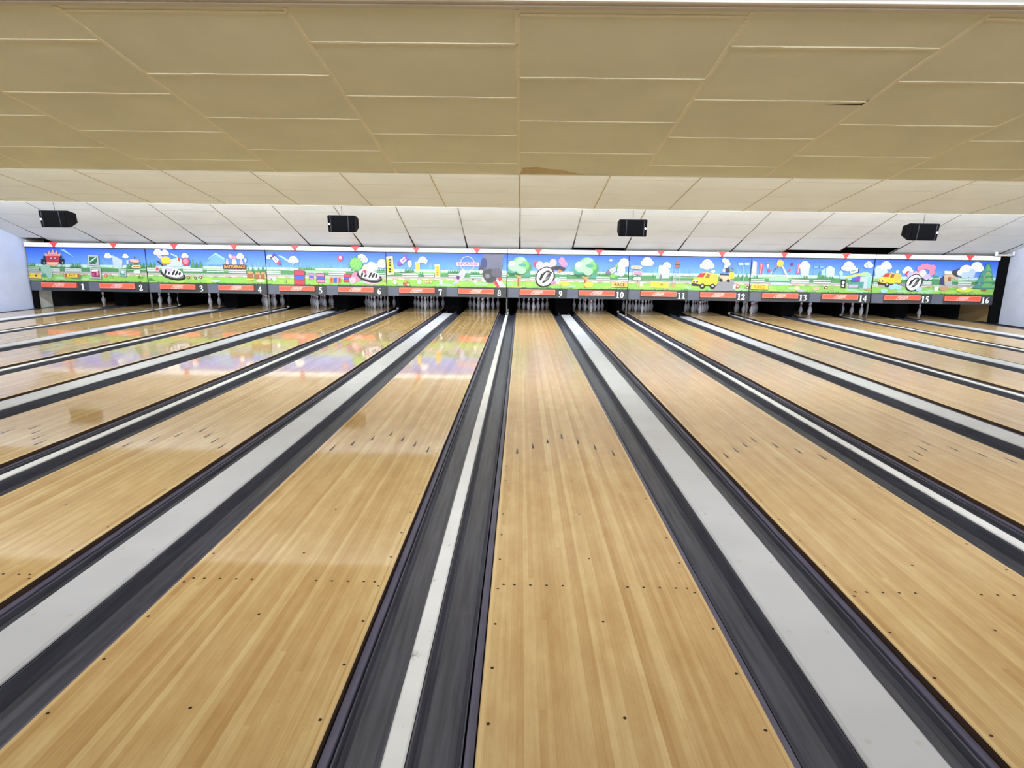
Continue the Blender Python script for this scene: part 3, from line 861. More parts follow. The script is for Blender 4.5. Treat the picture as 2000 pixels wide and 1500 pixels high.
# ---------------------------------------------------------------- kickbacks and posts under the masking
bm = bmesh.new(); w = GW / 2 - 0.15
box(bm, -w, w, 0, 2.2, -0.12, 1.15)
kb = obj('kickback_box', bm, 'black')
bm = bmesh.new(); box(bm, -w + 0.02, w - 0.02, -0.012, 0.0, -0.05, 0.95); obj('front_panel', bm, 'deck_pit', kb)
bm = bmesh.new(); box(bm, -w - 0.004, -w, 0.02, 2.18, 0.0, 0.5); box(bm, w, w + 0.004, 0.02, 2.18, 0.0, 0.5); obj('side_liner', bm, 'deck_pit', kb)
for j in range(8):
    o = kb if j == 0 else copy_tree(kb)
    a, b = 2 * j + 1, 2 * j + 2
    o.location = ((lane_x(a) + lane_x(b)) / 2, 18.33, 0)
    tag(o, f'black kickback box between the pins of lanes {NUM[a]} and {NUM[b]}', 'kickback', 'wide kickbacks')
bm = bmesh.new(); box(bm, -0.03, 0.03, 0, 2.0, -0.12, 1.15)
kn = obj('kickback_board', bm, 'black')
bm = bmesh.new(); box(bm, -0.030, 0.030, -0.03, 0.03, 0.015, 0.065); q = obj('bracket', bm, 'steel', kn); q['label'] = 'small bright steel bracket'
for j in range(7):
    o = kn if j == 0 else copy_tree(kn)
    a, b = 2 * j + 2, 2 * j + 3
    o.location = ((lane_x(a) + lane_x(b)) / 2, 18.5, 0)
    tag(o, f'thin black kickback board between the pins of lanes {NUM[a]} and {NUM[b]}', 'kickback', 'thin kickbacks')
bm = bmesh.new(); box(bm, -0.018, 0.018, -0.02, 0.02, 0.03, 0.508)
mp = obj('masking_post', bm, 'post')
bm = bmesh.new(); box(bm, -0.045, 0.045, -0.04, 0.04, 0.0145, 0.03); obj('base_plate', bm, 'post', mp)
for j in range(7):
    o = mp if j == 0 else copy_tree(mp)
    a, b = 2 * j + 2, 2 * j + 3
    o.location = ((lane_x(a) + lane_x(b)) / 2, Y_MASK + 0.06, 0)
    tag(o, f'thin grey post under the masking between lanes {NUM[a]} and {NUM[b]}', 'post', 'masking posts')
# black closing boards at both ends of the masking
bm = bmesh.new(); box(bm, lane_x(16) + LW / 2 + GC + 0.035, XR - 0.003, Y_MASK - 0.01, Y_MASK + 0.05, 0.0, 1.84)
tag(obj('closing_board', bm, 'black'), 'tall black board between masking sixteen and the wall', 'board')
bm = bmesh.new(); box(bm, XL + 0.02, XL + 0.19, Y_MASK + 0.02, Y_MASK + 0.07, 0.0, 0.508)
tag(obj('closing_board', bm, 'black'), 'short black board under masking one by the white wall', 'board')
# small white pipe work in the corner above lane 16
bm = bmesh.new()
def tube(bm, pts, r, seg=8, mi=0):
    prev = None
    for i, p_ in enumerate(pts):
        p_ = Vector(p_)
        d = (Vector(pts[min(i + 1, len(pts) - 1)]) - Vector(pts[max(i - 1, 0)])).normalized()
        s1 = d.orthogonal().normalized(); s2 = d.cross(s1)
        if prev is not None:
            s1 = (prev - d * prev.dot(d)).normalized(); s2 = d.cross(s1)
        prev = s1
        ring = [bm.verts.new(p_ + (s1 * math.cos(2 * math.pi * k / seg) + s2 * math.sin(2 * math.pi * k / seg)) * (r if not isinstance(r, (list, tuple)) else r[i])) for k in range(seg)]
        if i:
            for k in range(seg):
                f = bm.faces.new((last[k], last[(k + 1) % seg], ring[(k + 1) % seg], ring[k])); f.material_index = mi
        else:
            f = bm.faces.new(ring[::-1]); f.material_index = mi
        last = ring
    f = bm.faces.new(last); f.material_index = mi
tube(bm, [(12.99, 16.90, 1.965), (12.99, 16.90, 1.85)], 0.034)
tube(bm, [(12.99, 16.90, 1.88), (13.2, 16.88, 1.875), (13.43, 16.86, 1.89)], 0.018)
tube(bm, [(13.42, 16.86, 1.87), (13.42, 16.86, 1.97)], 0.022)
tag(obj('pipe', bm, 'trim_edge', smooth=True), 'short white bent pipe in the ceiling corner above numeral sixteen', 'pipe')

# ---------------------------------------------------------------- pins
def pin_bm():
    prof = [(0.0, 0.0), (0.0258, 0.0), (0.0285, 0.004), (0.0362, 0.019), (0.0451, 0.057), (0.0530, 0.086), (0.0605, 0.114), (0.0590, 0.140), (0.0530, 0.167), (0.0425, 0.195), (0.0313, 0.222), (0.0245, 0.240), (0.0228, 0.254), (0.0240, 0.275), (0.0268, 0.300), (0.0310, 0.325), (0.0323, 0.343), (0.0300, 0.361), (0.0215, 0.375), (0.010, 0.3800), (0.0, 0.381)]
    bm = bmesh.new(); seg = 16; last = None
    for r, z in prof:
        ring = [bm.verts.new((0, 0, z))] if r == 0 else [bm.verts.new((r * math.cos(2 * math.pi * k / seg), r * math.sin(2 * math.pi * k / seg), z)) for k in range(seg)]
        if last:
            for k in range(seg):
                q = (k + 1) % seg
                if len(last) == 1: bm.faces.new((last[0], ring[q], ring[k]))
                elif len(ring) == 1: bm.faces.new((last[k], last[q], ring[0]))
                else: bm.faces.new((last[k], last[q], ring[q], ring[k]))
        last = ring
    return bm
pin0 = obj('bowling_pin', pin_bm(), 'pin', smooth=True)
SPOTS = [(0, 0, 'front pin'), (-1, 1, 'second row pin nearer {l}'), (1, 1, 'second row pin nearer {r}'), (-2, 2, 'third row pin nearer {l}'), (0, 2, 'third row middle pin'), (2, 2, 'third row pin nearer {r}'),
         (-3, 3, 'back row corner pin nearer {l}'), (-1, 3, 'back row inner pin nearer {l}'), (1, 3, 'back row inner pin nearer {r}'), (3, 3, 'back row corner pin nearer {r}')]
HIDDEN = {1: range(1, 10), 16: range(1, 10), 14: (4, 5, 6, 7, 8, 9, 3), 3: (3, 4, 5, 6, 7, 8, 9)}
used = False
for n in range(1, 17):
    l_ = 'the white wall' if n == 1 else 'lane ' + NUM[n - 1]; r_ = 'the wall' if n == 16 else 'lane ' + NUM[n + 1]
    for i, (sx, row, lab) in enumerate(SPOTS):
        if i in HIDDEN.get(n, ()): continue
        o = pin0.copy() if used else pin0
        if used: C.objects.link(o)
        used = True
        o.location = (lane_x(n) + sx * 0.1524, Y_PIN + row * 0.264, 0.0)
        o.rotation_euler = (0, 0, 0.3 * i)
        tag(o, f'white bowling pin on lane {NUM[n]}, ' + lab.format(l=l_, r=r_), 'bowling pin', f'pins racked on lane {n}')

# ---------------------------------------------------------------- speakers
def speaker(x, z, badge, label):
    root = empty('loudspeaker', (x, 13.98, z), label, 'loudspeaker', 'loudspeakers hung in a row')
    root.rotation_euler = (math.radians(7), 0, 0)
    w, hf, hb, d = 0.31, 0.185, 0.105, 0.34
    bm = bmesh.new()
    fr = [(-w, 0, -hf), (w, 0, -hf), (w, 0, hf), (-w, 0, hf)]
    mid = [(-w, 0.10, -hf), (w, 0.10, -hf), (w, 0.10, hf), (-w, 0.10, hf)]
    bk = [(-w, d, -hb), (w, d, -hb), (w, d, hb), (-w, d, hb)]
    A_ = [bm.verts.new(p_) for p_ in fr]; B_ = [bm.verts.new(p_) for p_ in mid]; D_ = [bm.verts.new(p_) for p_ in bk]
    bm.faces.new(A_)
    for P_, Q_ in ((A_, B_), (B_, D_)):
        for i in range(4): bm.faces.new((P_[i], Q_[i], Q_[(i + 1) % 4], P_[(i + 1) % 4]))
    bm.faces.new(D_[::-1])
    bmesh.ops.recalc_face_normals(bm, faces=bm.faces)
    bmesh.ops.bevel(bm, geom=list(bm.edges), offset=0.008, segments=2, affect='EDGES')
    obj('cabinet', bm, 'speaker', root)
    bm = bmesh.new(); box(bm, -w + 0.012, w - 0.012, -0.014, 0.0, -hf + 0.012, hf - 0.012)
    bmesh.ops.bevel(bm, geom=list(bm.edges), offset=0.005, segments=2, affect='EDGES')
    g = obj('grille', bm, 'grille', root)
    for xr in ((-0.24, 0.16) if badge < 0 else (0.24, -0.16)):
        bm = bmesh.new(); box(bm, xr - 0.010, xr + 0.010, -0.018, -0.013, -hf + 0.013, hf - 0.013); obj('rib', bm, 'rib', g)
    bm = bmesh.new()
    cx = badge * 0.272
    ring = [(cx + 0.022 * math.cos(t * math.pi / 8), -0.021, -0.005 + 0.022 * math.sin(t * math.pi / 8)) for t in range(16)]
    v = [bm.verts.new(p_) for p_ in ring]; v2 = [bm.verts.new((p_[0], -0.0145, p_[2])) for p_ in ring]
    bm.faces.new(v)
    for i in range(16): bm.faces.new((v[i], v[(i + 1) % 16], v2[(i + 1) % 16], v2[i]))
    bmesh.ops.recalc_face_normals(bm, faces=bm.faces)
    q = obj('badge', bm, 'badge', g); q['label'] = 'small round white badge'
    for s in (-1, 1):
        bm = bmesh.new(); box(bm, s * w - 0.004, s * w + 0.004, 0.18, 0.27, -0.05, 0.06); obj('handle_recess', bm, 'black', root)
    bm = bmesh.new(); tube(bm, [(0, 0.10, hf - 0.004), (-0.01, 0.13, 0.5), (0.0, 0.10, 0.735)], 0.009); obj('hanging_cable', bm, 'cable', root)
    return root
for i, (x, z) in enumerate(((-10.73, 2.345), (-4.11, 2.325), (2.52, 2.318), (9.06, 2.318))):
    a = (1, 5, 10, 13)[i]; b = ('numbers 1 and 2', 'numbers 5 and 6', 'numbers 9 and 10', 'numbers 15 and 16')[i]
    lab = ('black loudspeaker hung nearest the white wall, above masking one and two', 'black loudspeaker hung above numeral six, badge on its outer end',
           'black loudspeaker hung above numerals ten and eleven', 'black loudspeaker hung above numeral fifteen, tapering end showing')[i]
    speaker(x, z, -1 if i < 2 else 1, lab)

# ---------------------------------------------------------------- masking units
COL = dict(sky1=(58, 104, 222), sky2=(74, 124, 232), sky3=(98, 152, 240), skyl=(120, 176, 244), pale=(170, 222, 250), bluewhite=(198, 218, 250), white=(248, 248, 252), cloudsh=(214, 212, 244), lav=(206, 190, 236),
    black=(22, 20, 28), dark=(52, 48, 60), grey=(120, 122, 130), lgrey=(188, 196, 204), red=(206, 52, 58), crimson=(222, 66, 92), pink=(232, 140, 176), pinkish=(240, 190, 206), mag=(196, 60, 140), maroon=(128, 36, 66),
    orange=(232, 134, 52), orangepale=(240, 180, 150), orangel=(250, 190, 90), cream=(250, 232, 190), beige=(222, 200, 160), yellow=(250, 214, 60), yel2=(222, 236, 86), brown=(164, 104, 66), brownd=(92, 54, 30), tan=(206, 164, 116), tanp=(220, 192, 160),
    green=(120, 190, 110), grass=(150, 208, 96), grass2=(178, 224, 100), dkgrass=(84, 150, 84), dkgreen=(84, 152, 98), pine=(62, 134, 92), deepgreen=(40, 110, 70), mint=(170, 224, 178), mintpale=(206, 240, 226), teal=(84, 160, 146), tealp=(150, 214, 206), mist=(164, 206, 190), lime=(132, 206, 96), olive=(130, 146, 76),
    hill=(150, 206, 138), horizon=(206, 236, 232), road=(186, 188, 186), roadg=(150, 152, 160), kerbw=(244, 240, 232), kerbr=(226, 170, 150), rail=(232, 238, 240), railsh=(150, 176, 176), blue=(70, 104, 214), navy=(58, 66, 120), purple=(140, 70, 190), plum=(104, 50, 110), pinklip=(236, 160, 200),
    smoke=(108, 110, 134), smoke2=(94, 94, 112), smoked=(70, 70, 78), smokel=(130, 130, 136))
COL = {k: tuple(c * (0.88 if k == 'white' else 0.68) for c in lin(v)) for k, v in COL.items()}

def text_polys(s):
    """outline of a word as polygons, height 1, centred"""
    cu = bpy.data.curves.new('w', 'FONT'); cu.body = s; cu.size = 1.0; cu.align_x = 'CENTER'; cu.align_y = 'CENTER'; cu.offset = 0.02; cu.resolution_u = 2
    o = bpy.data.objects.new('w', cu); C.objects.link(o)
    bpy.context.view_layer.update()
    me = o.evaluated_get(bpy.context.evaluated_depsgraph_get()).to_mesh()
    out = [[(me.vertices[i].co.x, me.vertices[i].co.y) for i in p_.vertices] for p_ in me.polygons]
    xs = [v[0] for q in out for v in q]; ys = [v[1] for q in out for v in q]
    cx, cy, hh, ww = (max(xs) + min(xs)) / 2, (max(ys) + min(ys)) / 2, max(ys) - min(ys), max(xs) - min(xs)
    out = [[((x - cx) / ww, (y - cy) / hh) for x, y in q] for q in out]
    bpy.data.objects.remove(o, do_unlink=True); bpy.data.curves.remove(cu)
    return out
TXT = {s: text_polys(s) for s in ('RACE', 'SPACE', 'BATTLERACE')}
ZT, ZB = 1.712, 0.788

class Print:
    """flat printed picture made of coloured polygons, each a hair in front of the one before"""
    def __init__(s, w):
        s.bm = bmesh.new(); s.lay = s.bm.loops.layers.float_color.new('ink'); s.d = 0.0; s.w = w
    def poly(s, col, pts):
        pts = [(max(0.012, min(s.w - 0.012, x)), max(ZB + 0.002, min(ZT - 0.002, z))) for x, z in pts]
        q = [pts[0]]
        for p_ in pts[1:]:
            if abs(p_[0] - q[-1][0]) + abs(p_[1] - q[-1][1]) > 1e-4: q.append(p_)
        if abs(q[0][0] - q[-1][0]) + abs(q[0][1] - q[-1][1]) < 1e-4: q.pop()
        if len(q) < 3: return
        ar = sum(q[i][0] * q[(i + 1) % len(q)][1] - q[(i + 1) % len(q)][0] * q[i][1] for i in range(len(q)))
        if abs(ar) < 1e-7: return
        if ar < 0: q = q[::-1]
        s.d += 0.00012
        f = s.bm.faces.new([s.bm.verts.new((x, -0.002 - s.d, z)) for x, z in q])
        for l in f.loops: l[s.lay] = (*COL[col], 1)
    def ell(s, col, u, z, rx, rz, rot=0, n=18):
        c, sn = math.cos(math.radians(rot)), math.sin(math.radians(rot))
        s.poly(col, [(u + rx * math.cos(t) * c - rz * math.sin(t) * sn, z + rx * math.cos(t) * sn + rz * math.sin(t) * c) for t in [2 * math.pi * i / n for i in range(n)]])
    def rect(s, col, u, z, w, h, rot=0):
        c, sn = math.cos(math.radians(rot)), math.sin(math.radians(rot))
        s.poly(col, [(u + x * c - y * sn, z + x * sn + y * c) for x, y in ((-w / 2, -h / 2), (w / 2, -h / 2), (w / 2, h / 2), (-w / 2, h / 2))])
    # ---- motifs
    def cloud(s, u, z, r):
        for dx, dz, k, c in ((0, -0.12, 1, 'cloudsh'), (-0.75, -0.35, 0.55, 'white'), (0.75, -0.32, 0.6, 'white'), (0, 0.05, 0.95, 'white'), (0.4, 0.1, 0.6, 'white')): s.ell(c, u + dx * r, z + dz * r, r * k, r * k * 0.85)
    def pines(s, u, z, w, h):
        n = max(2, int(abs(w) / (h * 0.42))); r = random.Random(int(u * 1000))
        for i in range(n):
            x = u + w * (i + 0.5) / n; hh = h * r.uniform(0.65, 1.1); b = h * 0.30
            s.poly('pine' if i % 2 else 'dkgreen', [(x - b, z), (x + b, z), (x + b * 0.45, z + hh * 0.5), (x, z + hh), (x - b * 0.45, z + hh * 0.5)])
    def fence(s, u, z, w):
        for i in range(max(2, int(w / 0.12)) + 1): s.rect('railsh', u + w * i / max(2, int(w / 0.12)), z - 0.035, 0.014, 0.10)
        for dz in (0, -0.05): s.rect('rail', u + w / 2, z + dz, w, 0.026); s.rect('railsh', u + w / 2, z + dz - 0.017, w, 0.008)
    def sign(s, u, z, w, h, rot, border, fill, text, tc):
        s.rect('dark' if border == 'beige' else border, u, z - 0.006, w + 0.012, h + 0.012, rot); s.rect(border, u, z, w, h, rot); s.rect(fill, u, z, w * 0.93, h * 0.78, rot)
        if text:
            c, sn = math.cos(math.radians(rot)), math.sin(math.radians(rot)); k = 0.9 if len(text) > 4 else 0.62; kh = 0.62
            s.d += 0.00012; d0 = s.d
            for q in TXT[text]:
                s.d = d0; s.poly(tc, [(u + x * w * k * c - y * h * kh * sn, z + x * w * k * sn + y * h * kh * c) for x, y in q])
            s.d = d0 + 0.0004
    def board(s, u, z, w, h, rot, border, fill):
        s.rect('grey', u + 0.01, z - 0.012, w, h, rot); s.rect(border, u, z, w, h, rot); s.rect(fill, u, z, w * 0.74, h * 0.72, rot)
    def plank(s, u, z, w, h, rot, fill, band):
        s.ell('dark', u, z - 0.008, w * 0.52, h * 0.52, rot); s.ell(fill, u, z, w * 0.5, h * 0.46, rot); s.rect(fill, u, z, w * 0.8, h * 0.86, rot); s.rect(band, u, z, w * 0.72, h * 0.36, rot)
    def flower(s, u, z, r, c):
        s.ell(c, u, z, r, r, n=10); s.ell('cream', u, z, r * 0.5, r * 0.5, n=8)
    def ball(s, u, z, r, c1, c2):
        s.ell('dark', u, z, r * 1.12, r * 1.12); s.ell(c1, u, z, r, r); s.ell('pink', u - r * 0.1, z + r * 0.15, r * 0.7, r * 0.75)
    def pin(s, u, z, h, c):
        s.ell(c, u, z - h * 0.18, h * 0.3, h * 0.4); s.ell(c, u, z + h * 0.3, h * 0.17, h * 0.22); s.rect('red', u, z + h * 0.14, h * 0.26, h * 0.07)
    def kart(s, u, z, r, c, bumper):
        s.ell(bumper, u + r * 0.05, z - r * 0.1, r, r * 0.42, -12); s.ell('grey', u + r * 0.05, z - r * 0.06, r * 0.86, r * 0.32, -12); s.ell(c, u + r * 0.02, z + r * 0.08, r * 0.84, r * 0.36, -12)
        for dx, a, w in ((-0.5, 70, 0.26), (-0.2, 55, 0.27), (0.12, 60, 0.24), (0.36, 55, 0.24), (0.6, 65, 0.16)): s.ell('black', u + dx * r, z + r * (0.06 - dx * 0.12), r * w, r * 0.085, a)
        s.ell('lav', u - r * 0.2, z + r * 0.25, r * 0.26, r * 0.18)
    def bike(s, u, z, r):
        s.ell('black', u, z, r * 0.95, r * 1.12, -35); s.ell('white', u, z + r * 0.03, r * 0.82, r * 0.98, -35); s.ell('black', u + r * 0.06, z + r * 0.05, r * 0.42, r * 0.72, -35); s.ell('grey', u + r * 0.14, z + r * 0.08, r * 0.3, r * 0.52, -35)
        s.ell('white', u - r * 0.08, z - r * 0.02, r * 0.13, r * 0.6, -30); s.ell('black', u - r * 0.42, z + r * 0.02, r * 0.09, r * 0.42, -20); s.ell('black', u + r * 0.5, z + r * 0.3, r * 0.08, r * 0.4, -45)
        for k in (-0.3, 0.0, 0.3): s.ell('lgrey', u + r * (0.12 + k * 0.4), z + r * (0.1 + k), r * 0.12, r * 0.04, 20)
    def rocket(s, u, z, L, rot, c1, c2, c3):
        a = math.radians(rot); ca, sa = math.cos(a), math.sin(a)
        T = lambda x, y: (u + L * (x * ca - y * sa), z + L * (x * sa + y * ca))
        s.poly(c1, [T(-0.9, 0.55), T(-0.35, 0.25), T(-0.35, -0.25), T(-0.9, -0.55), T(-0.75, 0)])
        s.poly('dark', [T(-0.7, -0.1), T(-0.5, 0.33), T(0.3, 0.42), T(0.9, 0.2), T(1.04, 0), T(0.9, -0.2), T(0.3, -0.42), T(-0.5, -0.33)])
        s.poly(c2, [T(-0.55, -0.25), T(-0.5, 0.27), T(0.3, 0.36), T(0.4, -0.36), T(-0.4, -0.3)])
        s.poly(c3, [T(0.3, 0.36), T(0.85, 0.2), T(1.0, 0), T(0.85, -0.2), T(0.4, -0.36)])
        s.poly(c1, [T(-0.5, 0.06), T(0.2, 0.06), T(0.2, -0.06), T(-0.5, -0.06)])
    def crate(s, u, z, w, h, a, b, c):
        s.rect('maroon', u, z, w * 1.07, h * 1.05, -2)
        for i, q in enumerate((a, b, c)): s.rect(q, u, z + h * (0.335 - 0.335 * i), w * 0.96, h * 0.29, -2)
    def virus(s, u, z, r):
        for i in range(14):
            a = 2 * math.pi * i / 14; s.poly('dkgreen', [(u + r * math.cos(a - 0.1), z + r * math.sin(a - 0.1)), (u + r * 1.3 * math.cos(a - 0.07), z + r * 1.3 * math.sin(a - 0.07)), (u + r * 1.3 * math.cos(a + 0.07), z + r * 1.3 * math.sin(a + 0.07)), (u + r * math.cos(a + 0.1), z + r * math.sin(a + 0.1))])
        s.ell('dkgreen', u, z, r * 1.03, r * 1.03); s.ell('green', u, z, r * 0.95, r * 0.95); s.ell('lime', u - r * 0.1, z + r * 0.12, r * 0.72, r * 0.72)
        for i in range(9):
            a = 2.4 * i; q = r * 0.24 * math.sqrt(i + 0.5); s.ell('dkgreen', u + q * math.cos(a), z + q * math.sin(a), r * 0.1, r * 0.1, n=8)
    def ring(s, u, z, r, w, c):
        n = 28
        for i in range(n):
            a, b = 2 * math.pi * i / n, 2 * math.pi * (i + 1) / n
            s.poly(c, [(u + r * math.cos(a), z + r * math.sin(a)), (u + r * math.cos(b), z + r * math.sin(b)), (u + (r - w) * math.cos(b), z + (r - w) * math.sin(b)), (u + (r - w) * math.cos(a), z + (r - w) * math.sin(a))]); s.d -= 0.00011
        s.d += 0.0003
    def tree(s, u, z, h):
        k = h / 190.0 * 1.0
        S = h
        s.poly('tan', [(u - S * 0.12, z - S * 1.0), (u + S * 0.12, z - S * 1.0), (u + S * 0.10, z - S * 0.4), (u + S * 0.32, z - S * 0.18), (u, z - S * 0.3), (u - S * 0.4, z - S * 0.15), (u - S * 0.1, z - S * 0.45)])
        s.poly('brown', [(u - S * 0.12, z - S * 1.0), (u - S * 0.02, z - S * 1.0), (u - S * 0.02, z - S * 0.42), (u - S * 0.1, z - S * 0.45)])
        for dx, dz, rx, rz, c in ((0.45, -0.15, 0.3, 0.22, 'teal'), (-0.5, -0.1, 0.28, 0.22, 'deepgreen'), (0, 0.02, 0.5, 0.3, 'deepgreen'), (-0.5, 0.2, 0.42, 0.34, 'teal'), (0.42, 0.25, 0.4, 0.4, 'dkgreen'), (0.05, 0.55, 0.5, 0.42, 'green'), (-0.35, 0.35, 0.42, 0.36, 'mint'), (0.1, 0.6, 0.38, 0.32, 'mint'), (0.38, 0.4, 0.28, 0.3, 'green'), (0.12, 0.05, 0.32, 0.24, 'mint'), (0.2, 0.42, 0.28, 0.1, 'teal'), (-0.52, 0.5, 0.2, 0.18, 'mintpale')): s.ell(c, u + dx * S, z + dz * S, rx * S, rz * S)
    def tower(s, u, z, r):
        for dx in (-0.3, 0.3): s.poly('lav', [(u + dx * r - 0.01, z - r * 0.5), (u + dx * r + 0.01, z - r * 0.5), (u + dx * 1.5 * r + 0.01, z - r * 2.3), (u + dx * 1.5 * r - 0.01, z - r * 2.3)])
        for k in (-0.9, -1.5): s.rect('lav', u, z + k * r, r * 0.8, 0.012); s.rect('lav', u, z + (k - 0.3) * r, r * 0.9, 0.01, 30)
        s.poly('brown', [(u - r * 0.36, z - r * 0.45), (u + r * 0.36, z - r * 0.45), (u + r * 0.32, z + r * 0.3), (u, z + r * 0.7), (u - r * 0.32, z + r * 0.3)]); s.rect('brownd', u, z + r * 0.05, r * 0.66, r * 0.12); s.rect('crimson', u, z - r * 0.35, r * 0.7, r * 0.1)
    def towerb(s, u, z, w, h):
        s.poly('white', [(u - w * 0.5, z - h * 0.4), (u + w * 0.5, z - h * 0.4), (u + w * 0.4, z + h * 0.45), (u - w * 0.4, z + h * 0.5)]); s.poly('lav', [(u + w * 0.2, z - h * 0.4), (u + w * 0.5, z - h * 0.4), (u + w * 0.4, z + h * 0.45), (u + w * 0.15, z + h * 0.45)])
    def flag(s, u, z, w, h):
        s.rect('pinkish', u - w * 0.4, z - h * 0.1, 0.012, h * 1.1); s.poly('crimson', [(u - w * 0.5, z - h * 0.5), (u + w * 0.5, z - h * 0.45), (u + w * 0.6, z + h * 0.5), (u - w * 0.3, z + h * 0.5)]); s.rect('pinkish', u + w * 0.05, z, w * 0.25, h * 0.8, -3)
    def ride(s, u, z, r, h):
        for sg in (-1, 1): s.poly('cream', [(u + sg * 0.005, z), (u + sg * 0.045, z), (u + sg * h * 0.72, z - h), (u + sg * h * 0.72 - 0.05, z - h)])
        for i in range(10): s.ell('orange', u + r * math.cos(i * 0.63), z + r * math.sin(i * 0.63), r * 0.2, r * 0.2, n=8)
        s.ell('yellow', u, z, r, r); s.ell('orangel', u, z, r * 0.55, r * 0.55); s.ell('yellow', u, z, r * 0.3, r * 0.3)
    def van(s, u, z, r):
        for dx in (-0.16, 0.6): s.ell('black', u + dx * r, z - r * 0.40, r * 0.22, r * 0.21)
        s.poly('dark', [(u - r, z - r * 0.2), (u - 0.5 * r, z - r * 0.42), (u + r * 0.92, z - r * 0.35), (u + r * 1.0, z - r * 0.1), (u - r * 0.9, z - r * 0.05)])
        s.poly('yellow', [(u - r * 0.98, z - r * 0.15), (u - r * 0.9, z + r * 0.1), (u - r * 0.62, z + r * 0.25), (u - r * 0.42, z + r * 0.56), (u + r * 0.1, z + r * 0.62), (u + r * 0.9, z + r * 0.45), (u + r * 0.97, z - r * 0.1), (u + r * 0.9, z - r * 0.3), (u - r * 0.3, z - r * 0.3)])
        s.poly('red', [(u - r * 0.62, z + r * 0.25), (u - r * 0.42, z + r * 0.55), (u + r * 0.02, z + r * 0.58), (u - r * 0.14, z + r * 0.25)]); s.poly('brown', [(u - 0.02 * r, z + r * 0.22), (u + r * 0.12, z + r * 0.52), (u + r * 0.36, z + r * 0.5), (u + r * 0.3, z + r * 0.18)])
        s.poly('orangel', [(u + r * 0.42, z + r * 0.5), (u + r * 0.88, z + r * 0.42), (u + r * 0.92, z + r * 0.1), (u + r * 0.45, z + r * 0.1)]); s.poly('cream', [(u - r * 0.85, z + r * 0.05), (u - r * 0.5, z + r * 0.05), (u - r * 0.5, z - r * 0.05), (u - r * 0.85, z - r * 0.05)])
        s.poly('dark', [(u - r * 1.02, z - r * 0.22), (u - r * 0.3, z - r * 0.28), (u - r * 0.35, z - r * 0.42), (u - r * 0.9, z - r * 0.40)])
        for dx in (-0.16, 0.6): s.ell('black', u + dx * r, z - r * 0.38, r * 0.17, r * 0.17); s.ell('lgrey', u + dx * r, z - r * 0.38, r * 0.09, r * 0.09)
        s.ell('white', u + r * 0.56, z + r * 0.68, r * 0.14, r * 0.12); s.ell('black', u - r * 0.82, z - r * 0.1, r * 0.07, r * 0.07, n=8); s.ell('black', u - r * 0.58, z - r * 0.1, r * 0.07, r * 0.07, n=8)
    def xmas(s, u, z, w, h):
        b = z - h * 0.5
        s.rect('brown', u, b + h * 0.08, w * 0.25, h * 0.16)
        for k, ww, t in ((0.12, 1.15, 0.55), (0.34, 0.95, 0.75), (0.56, 0.7, 0.9), (0.74, 0.42, 1.02)):
            zz = b + h * k; top = b + h * t
            s.poly('deepgreen', [(u - w * ww * 0.53, zz - 0.012), (u, zz - 0.03), (u + w * ww * 0.53, zz - 0.012), (u + w * 0.08, top + 0.01), (u - w * 0.08, top + 0.01)]); s.poly('teal', [(u - w * ww * 0.5, zz), (u, zz - 0.018), (u + w * ww * 0.5, zz), (u + w * 0.06, top), (u - w * 0.06, top)])
            s.poly('green', [(u - w * ww * 0.1, zz + 0.02), (u + w * ww * 0.44, zz + 0.02), (u + w * 0.04, top - 0.02)])
        for dx, k in ((-0.28, 0.3), (0.2, 0.45), (0.05, 0.7), (-0.1, 0.55)): s.ell('tan', u + dx * w, b + h * k, 0.025, 0.025, n=8)

